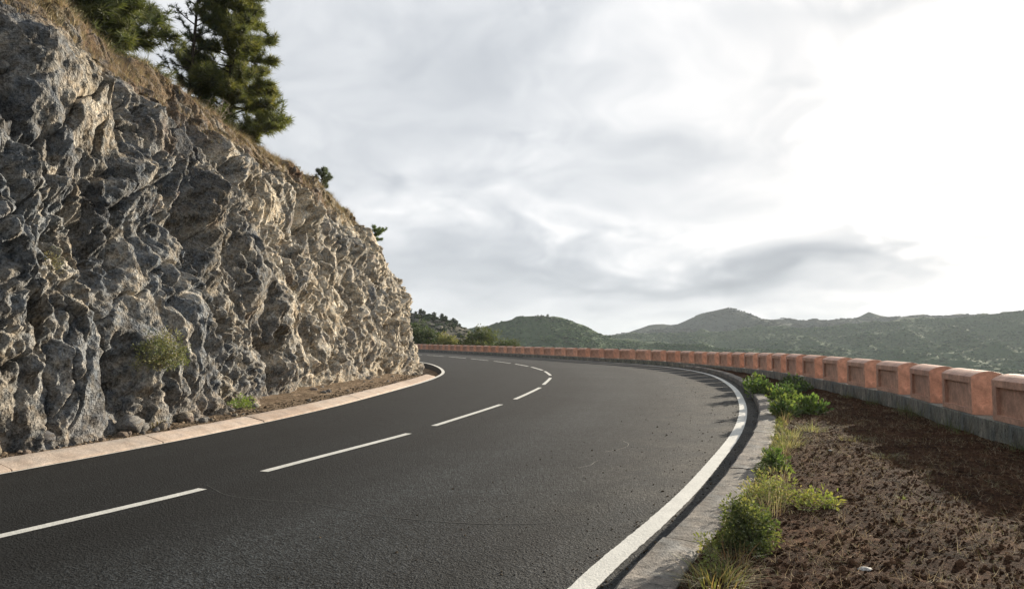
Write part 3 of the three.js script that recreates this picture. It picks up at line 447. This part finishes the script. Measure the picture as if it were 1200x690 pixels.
function leafAt(s, p, d, len, wid, col, r) {          // a folded pointed leaf
  const side = d.clone().cross(dirOf(r)).normalize().multiplyScalar(wid / 2), m = p.clone().addScaledVector(d, len * .5), e = p.clone().addScaledVector(d, len); e.y -= len * .12; const a = m.clone().add(side), b = m.clone().sub(side); m.y -= wid * .15;
  s.tri(p.toArray(), a.toArray(), m.toArray(), col); s.tri(p.toArray(), m.toArray(), b.toArray(), col); s.tri(a.toArray(), e.toArray(), m.toArray(), col); s.tri(m.toArray(), e.toArray(), b.toArray(), col);
}
const vary = (c, r, v = .3) => { const k = 1 - v + 2 * v * r(), h = (r() - .5) * v * .5; return [c[0] * k * (1 + h), c[1] * k, c[2] * k * (1 - h)]; };
function pickCol(cols, r, v) { return vary(cols[Math.floor(r() * cols.length)], r, v); }

// pine: trunk, limbs and a crown of long needle tufts
function pine(name, label, x, y, z, o) {
  const r = rng(o.seed), g = group(name, x, y, z); tag(g, label, o.cat || 'pine tree', o.group);
  const lean = o.lean || [0, 0], H = o.height, tr = tube([0, -.4, 0], [lean[0], H, lean[1]], o.r, o.r * .25, 8, .3, r); mesh('trunk', tr.g, M.bark, g);
  const limbs = [], s = new Soup(), up = V(0, 1, 0);
  const tuft = (p, d, size) => {
    const n = o.needles || 26, base = pickCol(o.cols, r, .25);
    for (let i = 0; i < n; i++) { const q = d.clone().multiplyScalar(.75).add(dirOf(r).multiplyScalar(.85)).normalize(), st = p.clone().addScaledVector(d, (r() - .7) * size * .7), L = size * (.7 + .5 * r()), w = o.width || .011, side = q.clone().cross(dirOf(r)).normalize().multiplyScalar(w), e = st.clone().addScaledVector(q, L); e.y -= L * .1; s.tri(st.clone().add(side).toArray(), st.clone().sub(side).toArray(), e.toArray(), vary(base, r, .2)); }
  };
  const nb = o.limbs;
  for (let b = 0; b < nb; b++) {
    const t = lerp(o.from, .98, (b + r() * .8) / nb), st = tr.c.getPoint(t), az = b * 2.4 + r() * .9, len = o.reach * o.shape(t) * (.7 + .5 * r()), rise = lerp(-.1, .7, t) + (r() - .5) * .75;
    if (len < .15) continue;
    const d = V(Math.cos(az), rise, Math.sin(az)), e = st.clone().addScaledVector(d, len); e.y += len * .12;
    const lb = tube(st.toArray(), e.toArray(), .018 + len * .012, .008, 5, len * .3, r); limbs.push(lb.g);
    const subs = Math.max(3, Math.round(len * (o.density || 7)));
    for (let k = 0; k < subs; k++) {
      const tt = lerp(.3, 1, (k + r()) / subs), p = lb.c.getPoint(Math.min(1, tt)), sd = lb.c.getTangent(Math.min(1, tt)).multiplyScalar(.6).add(dirOf(r).multiplyScalar(.8)); sd.y = sd.y * .7 + .3; sd.normalize();
      const tl = len * .28 * (.4 + r() * .8) * (tt > .93 ? .3 : 1), q = p.clone().addScaledVector(sd, tl);
      if (tl > .12) limbs.push(tube(p.toArray(), q.toArray(), .01, .005, 4, .04, r).g);
      const m = o.perTwig || 3; for (let a = 0; a < m; a++) { const f = p.clone().lerp(q, (a + 1) / m); tuft(f, sd.clone().add(V((r() - .5) * .6, .35 + r() * .3, (r() - .5) * .6)).normalize(), o.tuft || .2); }
    }
  }
  tuft(tr.c.getPoint(1), up, (o.tuft || .2) * 1.3);
  mesh('limbs', mergeGeometries(limbs), M.bark, g); mesh('crown', s.geo(), M.needle, g); return g;
}
// leafy shrub: stems and many small leaves in clumps
function shrub(name, label, x, y, z, o) {
  const r = rng(o.seed), g = group(name, x, y, z); tag(g, label, o.cat || 'shrub', o.group); const s = new Soup(), stems = [];
  for (let b = 0; b < o.clumps; b++) {
    const d = dirOf(r); d.y = Math.abs(d.y); const k = Math.pow(r(), .42), c = V(d.x * o.w * k, o.base + d.y * (o.h - o.base) * k * (.85 + .3 * r()), d.z * o.w * (o.deep || 1) * k), cr = o.clump * (.6 + .7 * r());
    if (b % (o.stemEvery || 3) === 0) stems.push(tube([d.x * o.w * .08, -.03, d.z * o.w * .08], c.toArray(), o.stem || .008, (o.stem || .008) * .4, 4, o.w * .25, r).g);
    const base = pickCol(o.cols, r, .25);
    for (let i = 0; i < o.leaves; i++) { const q = dirOf(r), p = c.clone().addScaledVector(q, cr * Math.pow(r(), .5)), ld = q.clone().add(V(0, o.up ?? .5, 0)).normalize(); leafAt(s, p, ld, o.leaf * (.6 + .8 * r()), o.leaf * (o.ratio || .5) * (.7 + .6 * r()), vary(base, r, .25), r); }
  }
  mesh('stems', mergeGeometries(stems), o.stemMat || M.stem, g); mesh('foliage', s.geo(), M.leaf, g); return g;
}
function bladeInto(s, p, az, len, w, lean, col, r) {   // a bent tapering blade
  const d = V(Math.cos(az), 0, Math.sin(az)), sd = V(-d.z, 0, d.x).multiplyScalar(w / 2), n = 3; let prev = null;
  for (let i = 0; i <= n; i++) { const t = i / n, c = p.clone().addScaledVector(d, len * lean * t * t).add(V(0, len * (t - .35 * lean * t * t), 0)), k = 1 - t * .92, a = c.clone().addScaledVector(sd, k), b = c.clone().addScaledVector(sd, -k); if (prev) { s.tri(prev[0], prev[1], b.toArray(), col); s.tri(prev[0], b.toArray(), a.toArray(), col); } prev = [a.toArray(), b.toArray()]; }
}
function tuftGeo(o) { const r = rng(o.seed), s = new Soup(); for (let i = 0; i < o.n; i++) { const a = r() * 6.283, q = Math.sqrt(r()) * o.w; bladeInto(s, V(Math.cos(a) * q, -.02, Math.sin(a) * q * (o.deep || 1)), a + (r() - .5) * 1.6, o.h * (.5 + .7 * r()), o.blade * (.6 + .8 * r()), (o.lean || .5) * (.4 + 1.2 * r()), pickCol(o.cols, r, .25), r); } return s.geo(); }
function tuft(name, label, x, y, z, o) { const m = mesh(name, tuftGeo(o), o.dry ? M.straw : M.leaf, scene); m.position.set(x, y, z); tag(m, label, o.cat || 'grass', o.group); return m; }

// ------------------------------------------------------------------ trees on the hilltop
const pineCols = [[.15, .165, .03], [.115, .135, .027], [.19, .19, .036], [.075, .092, .024]];
const coneShape = t => Math.sqrt(Math.max(0, 1 - t)) * (t < .3 ? .75 + t : 1.05);
pine('pine_tree', 'tall full pine with a dense crown hanging over the cliff rim', -10.9, topHeight(-10.9, -25.6), -25.6, { seed: 21, height: 7.4, r: .13, limbs: 96, from: .03, reach: 1.85, shape: t => Math.sqrt(1.08 - t), cols: pineCols, density: 11, tuft: .3, needles: 36, width: .012, lean: [.3, .1], perTwig: 3 });
pine('pine_tree', 'slender sparse pine with a bare thin trunk beside the full pine', -11.95, topHeight(-11.95, -24.4), -24.4, { seed: 22, height: 7.2, r: .09, limbs: 44, from: .2, reach: .95, shape: t => 1.1 - t * .6, cols: [[.05, .075, .03], [.06, .09, .03]], density: 6, tuft: .17, needles: 20, lean: [.45, 0], perTwig: 2 });
pine('pine_tree', 'broad dark pine with low branches behind the dry bank', -12.2, topHeight(-12.2, -19.5), -19.5, { seed: 23, height: 7.5, r: .15, limbs: 92, from: .03, reach: 2.0, shape: t => Math.sqrt(1.08 - t), cols: [[.095, .12, .026], [.13, .145, .03], [.065, .085, .022]], density: 11, tuft: .3, needles: 36, width: .012, lean: [-.1, 0], perTwig: 3 });
pine('pine_tree', 'dark pine half hidden behind the broad one at the bank', -13.9, topHeight(-13.9, -19.9), -19.9, { seed: 24, height: 7.2, r: .14, limbs: 80, from: .03, reach: 1.9, shape: t => Math.sqrt(1.06 - t), cols: [[.045, .07, .018], [.06, .085, .02]], density: 10, tuft: .3, needles: 34, width: .012, perTwig: 3 });
{ let p = rockSurface(-30.2, 8.5); pine('pine_sapling', 'small dark pine sapling leaning out on the cliff rim', p.x - .2, p.y - .15, p.z, { cat: 'sapling', seed: 31, height: 1.15, r: .025, limbs: 26, from: .1, reach: .72, shape: t => Math.sqrt(1.02 - t), cols: [[.10, .125, .05], [.08, .105, .045]], density: 11, tuft: .15, needles: 30, width: .006, perTwig: 4, lean: [.35, .1] });
  p = rockSurface(-35.2, 7.0); pine('pine_sapling', 'tiny green flat topped sapling near the end of the cliff rim', p.x, p.y - .1, p.z, { cat: 'sapling', seed: 32, height: .8, r: .02, limbs: 16, from: .55, reach: .6, shape: t => .9, cols: [[.12, .17, .04], [.09, .14, .03]], density: 12, tuft: .12, needles: 28, width: .006, perTwig: 4, lean: [.1, 0] });
}
// shrubs, bare twigs and dry grass along the rim
{
  const r = rng(505);
  const rimShrubs = [[-14.6, 8.55, .55, 'grey-green shrub on the dry bank under the broad pine'], [-19.4, 8.6, .6, 'pale green shrub on the rim between the pines'], [-22.8, 8.6, .5, 'low grey-green shrub below the full pine'], [-27, 8.4, .35, 'small yellowish shrub on the rim past the pines'], [-31.5, 7.9, .38, 'dry olive shrub on the rim beside the pine sapling'], [-33.6, 7.4, .3, 'straw coloured shrub low on the end of the rim']];
  rimShrubs.forEach(([z, h, w, l], i) => { const p = rockSurface(z, h); shrub('rim_shrub', l, p.x - .15, p.y - .05, p.z, { seed: 600 + i, w, h: w * 1.1, base: .05, clumps: 26, clump: w * .3, leaves: 34, leaf: .05, ratio: .4, cols: i > 2 ? [[.19, .17, .06], [.13, .13, .05]] : [[.12, .14, .06], [.17, .17, .08], [.09, .11, .04]], stem: .008, stemMat: M.twig, stemEvery: 1 }); });
  const tw = [[-21.6, 8.55, .9, 'bare pale dead branch arching over the rim below the full pine'], [-20.9, 8.5, .7, 'tangle of bleached bare twigs on the rim below the slender pine'], [-12.9, 8.4, .7, 'bare grey twig standing on the dry bank'], [-32.6, 7.7, .5, 'short dead twig sticking up from the rim between saplings']];
  tw.forEach(([z, h, L, l], i) => { const p = rockSurface(z, h), g = group('dead_branch', p.x, p.y - .05, p.z), parts = []; tag(g, l, 'branch'); for (let b = 0; b < (i === 3 ? 2 : 9); b++) { const a = r() * 6.3, e = [Math.cos(a) * L * .7 * r() + .1, L * (.4 + .6 * r()), Math.sin(a) * L * .6], m = tube([0, 0, 0], e, .012, .004, 4, L * .5, r); parts.push(m.g); for (let k = 0; k < 3; k++) { const q = m.c.getPoint(.4 + .5 * r()), d = dirOf(r).multiplyScalar(L * .3); parts.push(tube(q.toArray(), q.clone().add(d).toArray(), .006, .002, 4, .05, r).g); } } mesh('twigs', mergeGeometries(parts), M.twig, g); });
  // dry grass
  const bg = tuftGeo({ seed: 71, n: 16, w: .06, h: .24, blade: .006, lean: .8, cols: [[.36, .27, .15], [.27, .18, .10], [.40, .33, .19], [.22, .2, .09]] });
  const spots = []; while (spots.length < 4600) { const z = -5 - 33 * r(), h = 6.4 + 2.5 * Math.sqrt(r()), p = rockSurface(z, h); if (fbm(p.x * .6, p.y * .6, p.z * .6, 4) + r() * .4 < .1 && h < 8.1) continue; spots.push(p); }
  const im = new THREE.InstancedMesh(bg, M.straw, spots.length), o = new THREE.Object3D(), c = new THREE.Color(); spots.forEach((p, i) => { o.position.set(p.x, p.y, p.z); o.rotation.set(0, r() * 6.3, -.5 * r()); o.scale.setScalar(.5 + r() * .9); o.updateMatrix(); im.setMatrixAt(i, o.matrix); const k = .55 + r() * .6; im.setColorAt(i, c.setRGB(k, k * .95, k * .9)); });
  im.name = 'dry_grass'; tag(im, 'dry brown grass and stalks covering the bank above the cliff', 'grass', null, 'stuff'); im.castShadow = true; scene.add(im);
}
// plants on the rock face and at its foot
{
  const at = (z, h) => rockSurface(z, h);
  let p = at(-11.6, 1.35); shrub('cliff_weed', 'leafy olive weed growing out of the rock face above the foot', p.x + .2, p.y - .25, p.z, { cat: 'weed', seed: 801, w: .42, h: .62, base: .03, clumps: 90, clump: .1, leaves: 34, leaf: .045, ratio: .45, cols: [[.15, .17, .045], [.11, .13, .04], [.22, .21, .08]], stem: .004 });
  p = at(-10.1, 2.75); shrub('cliff_weed', 'small yellowish weed high on the rock face', p.x + .06, p.y - .1, p.z, { cat: 'weed', seed: 802, w: .2, h: .3, base: .02, clumps: 16, clump: .07, leaves: 20, leaf: .03, ratio: .4, cols: [[.22, .19, .06], [.15, .15, .05]], stem: .004 });
  shrub('bright_green_weed', 'bright lime green weed at the cliff foot behind the kerb', -5.75, footHeight(-5.75, -14.6) + .05, -14.6, { cat: 'weed', seed: 803, w: .25, h: .42, base: .02, clumps: 26, clump: .09, leaves: 26, leaf: .04, ratio: .5, cols: [[.17, .26, .03], [.22, .30, .04]], stem: .004 });
  tuft('yellow_tuft', 'yellow ochre tuft at the cliff foot between boulders', -6.05, footHeight(-6.05, -11.8), -11.8, { seed: 804, n: 70, w: .1, h: .24, blade: .012, lean: .8, cols: [[.36, .27, .05], [.24, .20, .05]] });
  tuft('yellow_tuft', 'short pale tuft at the cliff foot beside the lime green weed', -5.9, footHeight(-5.9, -13.9), -13.9, { seed: 805, n: 50, w: .12, h: .16, blade: .01, lean: .9, cols: [[.28, .27, .07], [.2, .2, .06]] });
  tuft('grass_patch', 'green grass patch at the cliff end inside the bend', -6.2, -.32, -40.5, { seed: 806, n: 220, w: .7, h: .42, blade: .03, lean: .7, cols: [[.2, .2, .06], [.14, .16, .05]] });
}
// bushes showing above the far end of the parapet
shrub('roadside_bush', 'large dark green bush behind the parapet next to the cliff end', -13.4, -1.2, -98, { cat: 'bush', seed: 901, w: 3.5, h: 4.9, base: .6, clumps: 150, clump: .62, leaves: 60, leaf: .3, ratio: .5, cols: [[.05, .075, .022], [.07, .095, .026]], stem: .06 });
shrub('roadside_bush', 'yellow-green bush behind the parapet beside the large dark one', -9.2, -.9, -97, { cat: 'bush', seed: 902, w: 1.9, h: 3.4, base: .5, clumps: 70, clump: .45, leaves: 50, leaf: .28, ratio: .5, cols: [[.16, .17, .05], [.2, .2, .06]], stem: .05 });
shrub('roadside_bush', 'rounded green bush standing alone behind the parapet', -4.2, -1.2, -88, { cat: 'bush', seed: 903, w: 3.2, h: 4.2, base: .5, clumps: 130, clump: .58, leaves: 60, leaf: .27, ratio: .5, cols: [[.06, .085, .024], [.10, .12, .032]], stem: .06 });
shrub('roadside_bush', 'small low bush trailing off behind the parapet beside the rounded one', -.6, -1.1, -84, { cat: 'bush', seed: 904, w: 1.9, h: 2.75, base: .4, clumps: 60, clump: .45, leaves: 50, leaf: .26, ratio: .5, cols: [[.07, .09, .028], [.11, .12, .04]], stem: .05 });
// weeds along the outer kerb
{
  const y = vergeHeight, S = (n, l, x, z, o) => shrub(n, l, x, y(x, z) - .01, z, { cat: 'weed', ...o });
  S('kerb_bush', 'round small-leaved bush beside the outer kerb with dead blades at its foot', 1.62, -4.78, { cat: 'bush', seed: 1001, w: .19, h: .38, base: .03, clumps: 150, clump: .065, leaves: 34, leaf: .026, ratio: .6, cols: [[.12, .15, .03], [.08, .11, .025], [.18, .19, .045]], stem: .004 });
  tuft('grass_tuft', 'yellow and green grass tuft growing on the kerb edge below the round bush', 1.2, y(1.2, -4.12) - .01, -4.12, { seed: 1002, n: 190, w: .16, h: .2, blade: .009, lean: .9, cols: [[.3, .26, .06], [.17, .19, .04], [.36, .24, .07], [.22, .24, .05]] });
  tuft('grass_tuft', 'rusty dry blades at the foot of the round kerb bush', 1.42, y(1.42, -4.5) - .01, -4.5, { seed: 1003, n: 80, w: .1, h: .2, blade: .008, lean: .7, cols: [[.26, .13, .05], [.3, .22, .08], [.12, .1, .03]] });
  S('kerb_weed', 'yellow-green feathery weed past the round kerb bush', 2.3, -6.15, { seed: 1004, w: .24, h: .26, base: .02, clumps: 60, clump: .07, leaves: 20, leaf: .04, ratio: .28, cols: [[.24, .26, .06], [.17, .2, .04], [.32, .29, .1]], stem: .003 });
  S('kerb_weed', 'low bright weed spreading from the feathery one onto the earth', 2.62, -6.0, { seed: 1005, w: .2, h: .15, base: .01, clumps: 36, clump: .06, leaves: 18, leaf: .04, ratio: .35, cols: [[.2, .25, .04], [.27, .28, .06]], stem: .003 });
  S('kerb_weed', 'small deep green leafy weed against the kerb edge', 2.95, -7.7, { seed: 1006, w: .17, h: .24, base: .02, clumps: 26, clump: .06, leaves: 16, leaf: .055, ratio: .55, cols: [[.09, .14, .025], [.13, .18, .03]], stem: .003 });
  { const q = rng(2024), L = rightLine.getLength(); for (let i = 0; i < 26; i++) { const u = uAtZ(rightLine, -4.4 - 10.5 * (i + q() * .7) / 26), p = rightLine.getPointAt(u), t = rightLine.getTangentAt(u), of = .58 + .3 * q() * q(), x = p.x - t.z * of, z = p.z + t.x * of, w = .05 + .08 * q(); S('small_weed', 'small yellow-green weed in the row along the outer kerb', x, z, { seed: 2100 + i, w, h: w * (1.0 + .7 * q()), base: .01, clumps: 16, clump: .035, leaves: 16, leaf: .03, ratio: .4, cols: [[.24, .25, .05], [.17, .2, .04], [.3, .27, .08], [.12, .16, .03]], stem: .002, group: 'small weeds along the kerb' }); } }
  const tufts = [[3.72, -9.3, .2, .26, 'pale yellow grass tuft between the deep green weed and leafy clump'], [4.05, -10.1, .2, .28, 'pale straw tuft hugging the outer kerb before the leafy clump'], [4.75, -10.9, .22, .22, 'straw tuft standing a step away from the leafy clump'], [4.9, -9.9, .26, .12, 'flat olive tuft on the open earth'], [4.6, -8.5, .2, .1, 'short greenish tuft on the open earth past the flat olive one']];
  tufts.forEach(([x, z, w, h, l], i) => tuft('grass_tuft', l, x, y(x, z) - .01, z, { seed: 1010 + i, n: 150, w, h, blade: .008, lean: .9, cols: i < 3 ? [[.42, .36, .15], [.3, .29, .1], [.25, .27, .08]] : [[.17, .16, .05], [.24, .21, .08]] }));
  const leafy = [[5.15, -13, 0.221, 0.323, 'broad-leaved green plant at the near end of the leafy clump'], [5.75, -13.3, 0.246, 0.255, 'broad-leaved green plant leaning onto the earth verge'], [5.9, -15, 0.279, 0.383, 'tall broad-leaved green plant in the middle of the leafy clump'], [6.7, -16.6, 0.344, 0.357, 'dark broad-leaved plant set back toward the parapet'], [6.55, -18.2, 0.328, 0.383, 'broad-leaved plant overhanging the kerb in the leafy clump'], [7.3, -20.5, 0.344, 0.383, 'yellow-green plant at the far end of the leafy clump'], [7.7, -18.8, .4, .4, 'low dark plant between the leafy clump and parapet']];
  leafy.forEach(([x, z, w, h, l], i) => S('leafy_plant', l, x, z, { cat: 'plant', seed: 1030 + i, w, h, base: .03, clumps: 34, clump: .12, leaves: 16, leaf: .1, ratio: .55, up: .7, cols: i === 3 || i === 6 ? [[.05, .085, .02], [.07, .11, .025]] : [[.11, .165, .03], [.16, .21, .04], [.07, .12, .025]], stem: .006, group: 'broad-leaved plants beside the kerb' }));
  [[1.75, -5.15], [1.95, -5.5], [2.15, -5.75], [2.5, -6.6], [2.75, -7.1], [3.2, -8.2], [3.45, -8.7], [4.3, -11.0], [4.75, -12.0], [1.35, -4.25]].forEach(([x, z], i) => tuft('dry_stalks', 'pale dry grass stalks standing between the weeds along the kerb', x, y(x, z) - .01, z, { seed: 1090 + i, n: 46, w: .1, h: .2 + .07 * (i % 3), blade: .005, lean: .7, dry: true, cols: [[.4, .33, .18], [.28, .2, .1], [.33, .3, .13]], group: 'dry stalks along the kerb' }));
  const wl = [[6.6, -8.9, .22], [6.95, -10.6, .2], [7.15, -11.3, .26], [7.5, -12.9, .3], [7.75, -13.6, .24], [8.1, -15.4, .26], [8.3, -17.0, .22], [6.25, -7.4, .18]];
  wl.forEach(([x, z, h], i) => tuft('wall_grass', 'thin green grass growing against the foot of the parapet plinth', x, y(x, z) - .01, z, { seed: 1050 + i, n: 80, w: .22, h, blade: .008, lean: .6, cols: [[.10, .13, .04], [.15, .16, .06]], group: 'grass along the plinth' }));
  tuft('sprout', 'tiny green sprout alone on the bare earth', 3.55, y(3.55, -6.3), -6.3, { cat: 'sprout', seed: 1070, n: 14, w: .03, h: .07, blade: .012, lean: .9, cols: [[.25, .3, .06]] });
  const whites = [[2.2, -4.35, .03], [2.55, -6.9, .028], [4.1, -8.9, .02]]; whites.forEach(([x, z, s], i) => { const m = mesh('pale_pebble', stoneGeos[i], std({ color: lin(.62, .6, .56), map: T.stone }), scene); m.position.set(x, y(x, z) + s * .3, z); m.scale.set(s * 1.6, s * .7, s); m.rotation.y = i; tag(m, 'flat whitish pebble on the brown earth verge', 'pebble', 'pebbles on the earth verge'); });
}
// straw litter and clods on the earth
{
  const r = rng(1234), straws = [], clods = [];
  const inVerge = (x, z) => { const a = side(rightTab, x, z)[0]; if (a < .55) return false; return side(parTab, x, z)[0] < -.1; };
  while (straws.length < 9500) { const z = -2.2 - 16 * Math.pow(r(), 1.6), x = -1 + 9.5 * r(); if (!inVerge(x, z)) continue; const n = fbm(x * 1.3, z * 1.3, 21, 3); if (n + (r() - .5) * .8 < -.05) continue; straws.push([x, z]); }
  while (clods.length < 26000) { const z = -2.2 - 20 * Math.pow(r(), 1.5), x = -1 + 10 * r(); if (!inVerge(x, z)) continue; clods.push([x, z]); }
  const s = new Soup(); bladeInto(s, V(0, 0, 0), 0, .11, .0035, 1.4, [1, 1, 1], r); bladeInto(s, V(.01, 0, .01), 1.2, .07, .003, 1.6, [1, 1, 1], r); bladeInto(s, V(-.01, 0, 0), 3.6, .09, .003, 1.5, [1, 1, 1], r);
  const im = new THREE.InstancedMesh(s.geo(), M.straw, straws.length), o = new THREE.Object3D(), c = new THREE.Color(), cols = [[.42, .33, .2], [.3, .22, .13], [.5, .42, .28], [.18, .12, .08], [.2, .2, .09]];
  straws.forEach(([x, z], i) => { o.position.set(x, vergeHeight(x, z) + .004, z); o.rotation.set((r() - .5) * 2.2, r() * 6.3, (r() - .5) * 2.2); o.scale.setScalar(.25 + r() * .6); o.updateMatrix(); im.setMatrixAt(i, o.matrix); const q = cols[Math.floor(r() * cols.length)]; im.setColorAt(i, c.setRGB(...q)); });
  im.name = 'straw_litter'; tag(im, 'dry straw litter strewn over the brown earth verge', 'straw', null, 'stuff'); im.castShadow = true; scene.add(im);
  const cg = scrubGeo(99, 1, .7); cg.setAttribute('uv', new THREE.Float32BufferAttribute(new Float32Array(cg.attributes.position.count * 2).map((_, i) => i % 2 ? cg.attributes.position.getY(i >> 1) : cg.attributes.position.getX(i >> 1)), 2));
  const ic = new THREE.InstancedMesh(cg, M.clod, clods.length); clods.forEach(([x, z], i) => { const q = .003 + .014 * Math.pow(r(), 9) + .006 * r(); o.position.set(x, vergeHeight(x, z) + q * .25, z); o.rotation.set(r() * 6, r() * 6, r() * 6); o.scale.set(q * (.7 + r()), q, q * (.7 + r())); o.updateMatrix(); ic.setMatrixAt(i, o.matrix); const k = .6 + r() * .9; ic.setColorAt(i, c.setRGB(.17 * k, .108 * k, .074 * k)); });
  ic.name = 'soil_clods'; tag(ic, 'small clods and grit over the brown earth verge', 'clods', null, 'stuff'); ic.castShadow = true; scene.add(ic);
  // grit washed to the outer edge of the road
  const gt = []; const L = rightLine.getLength(); while (gt.length < 2600) { const u = (7 + 34 * Math.pow(r(), 1.4)) / L, p = rightLine.getPointAt(u), t = rightLine.getTangentAt(u), q = r() < .45 ? .02 + .2 * r() : -.18 - 2.2 * Math.pow(r(), 2.2); gt.push([p.x - t.z * q, p.z + t.x * q]); }
  const it = new THREE.InstancedMesh(cg, M.clod, gt.length); gt.forEach(([x, z], i) => { const q = .002 + .003 * r() + .007 * Math.pow(r(), 7); o.position.set(x, q * .4, z); o.rotation.set(r() * 6, r() * 6, r() * 6); o.scale.set(q * (.8 + r()), q, q * (.8 + r())); o.updateMatrix(); it.setMatrixAt(i, o.matrix); const k = .4 + r() * 1.1; it.setColorAt(i, c.setRGB(.17 * k, .145 * k, .115 * k)); });
  it.name = 'road_grit'; tag(it, 'fine grit lying on the asphalt beside the outer white line', 'grit', null, 'stuff'); it.castShadow = true; scene.add(it);
  // gravel at the cliff foot
  const gr = []; while (gr.length < 3500) { const z = -7.5 - 24 * Math.pow(r(), 1.3), e = leftTab.reduce((b, q) => Math.abs(q.z - z) < Math.abs(b.z - z) ? q : b), x = e.x - .45 - 1.3 * r(); gr.push([x, z]); }
  const ig = new THREE.InstancedMesh(cg, M.clod, gr.length); gr.forEach(([x, z], i) => { const q = .006 + .022 * Math.pow(r(), 3); o.position.set(x, footHeight(x, z) + q * .3, z); o.rotation.set(r() * 6, r() * 6, r() * 6); o.scale.set(q * (.7 + r()), q, q * (.7 + r())); o.updateMatrix(); ig.setMatrixAt(i, o.matrix); const k = .5 + r() * 1.1; ig.setColorAt(i, c.setRGB(.26 * k, .215 * k, .17 * k)); });
  ig.name = 'cliff_foot_gravel'; tag(ig, 'fine broken rock scattered along the cliff foot', 'gravel', null, 'stuff'); ig.castShadow = true; scene.add(ig);
}
// trees standing out on the far hills
{
  const h2 = hills[2], h3 = hills[3], r = rng(81);
  const proto = (name, label, gname, h, seed) => { const q = rng(seed), g = new THREE.Group(); g.name = name; const t = tube([0, -.5, 0], [0, h * .55, 0], h * .035, h * .02, 5, .1, q); mesh('trunk', t.g, M.bark, g); const s = new Soup(); for (let i = 0; i < 420; i++) { const d = dirOf(q), k = Math.pow(q(), .45), y = h * (.62 + .36 * d.y * k), w = h * .3 * k * (1.1 - .25 * d.y) * (.75 + .5 * q()); leafAt(s, V(d.x * w, y, d.z * w), dirOf(q), h * .13, h * .09, pickCol([[.03, .046, .018], [.042, .06, .022]], q, .25), q); } mesh('crown', s.geo(), M.leaf, g); tag(g, label, 'tree', gname); return g; };
  const pA = proto('hilltop_tree', 'small dark tree standing on the rounded green hill top', 'trees on the rounded hill top', 9, 5), pB = proto('ridge_tree', 'small dark tree on the skyline of the near rocky ridge', 'trees on the near rocky ridge', 3.4, 6);
  const put = (p, hill, x, s, dz) => { const c = p.clone(); c.name = numbered(p.name); c.userData = { ...p.userData }; const z = -hill.D + dz; c.position.set(x, hill.height(x, z) - .3, z); c.scale.setScalar(s); c.rotation.y = r() * 6; scene.add(c); };
  for (let i = 0; i < 11; i++) put(pA, h2, 30 + i * 2.6 + (r() - .5) * 3, .3 + .3 * r(), -10 + 25 * r());
  for (const x of [-52, -49.5, -47, -44.6, -43, -38, -34.5, -32.4, -28.5, -27, -25.6]) put(pB, h3, x + r(), .65 + .6 * r(), 4 * r());
}

const renderer = new THREE.WebGLRenderer({ antialias: true });
renderer.shadowMap.enabled = true; renderer.toneMapping = THREE.LinearToneMapping; renderer.toneMappingExposure = EXPOSURE;
renderer.setSize(1024, 588); renderer.render(scene, camera);
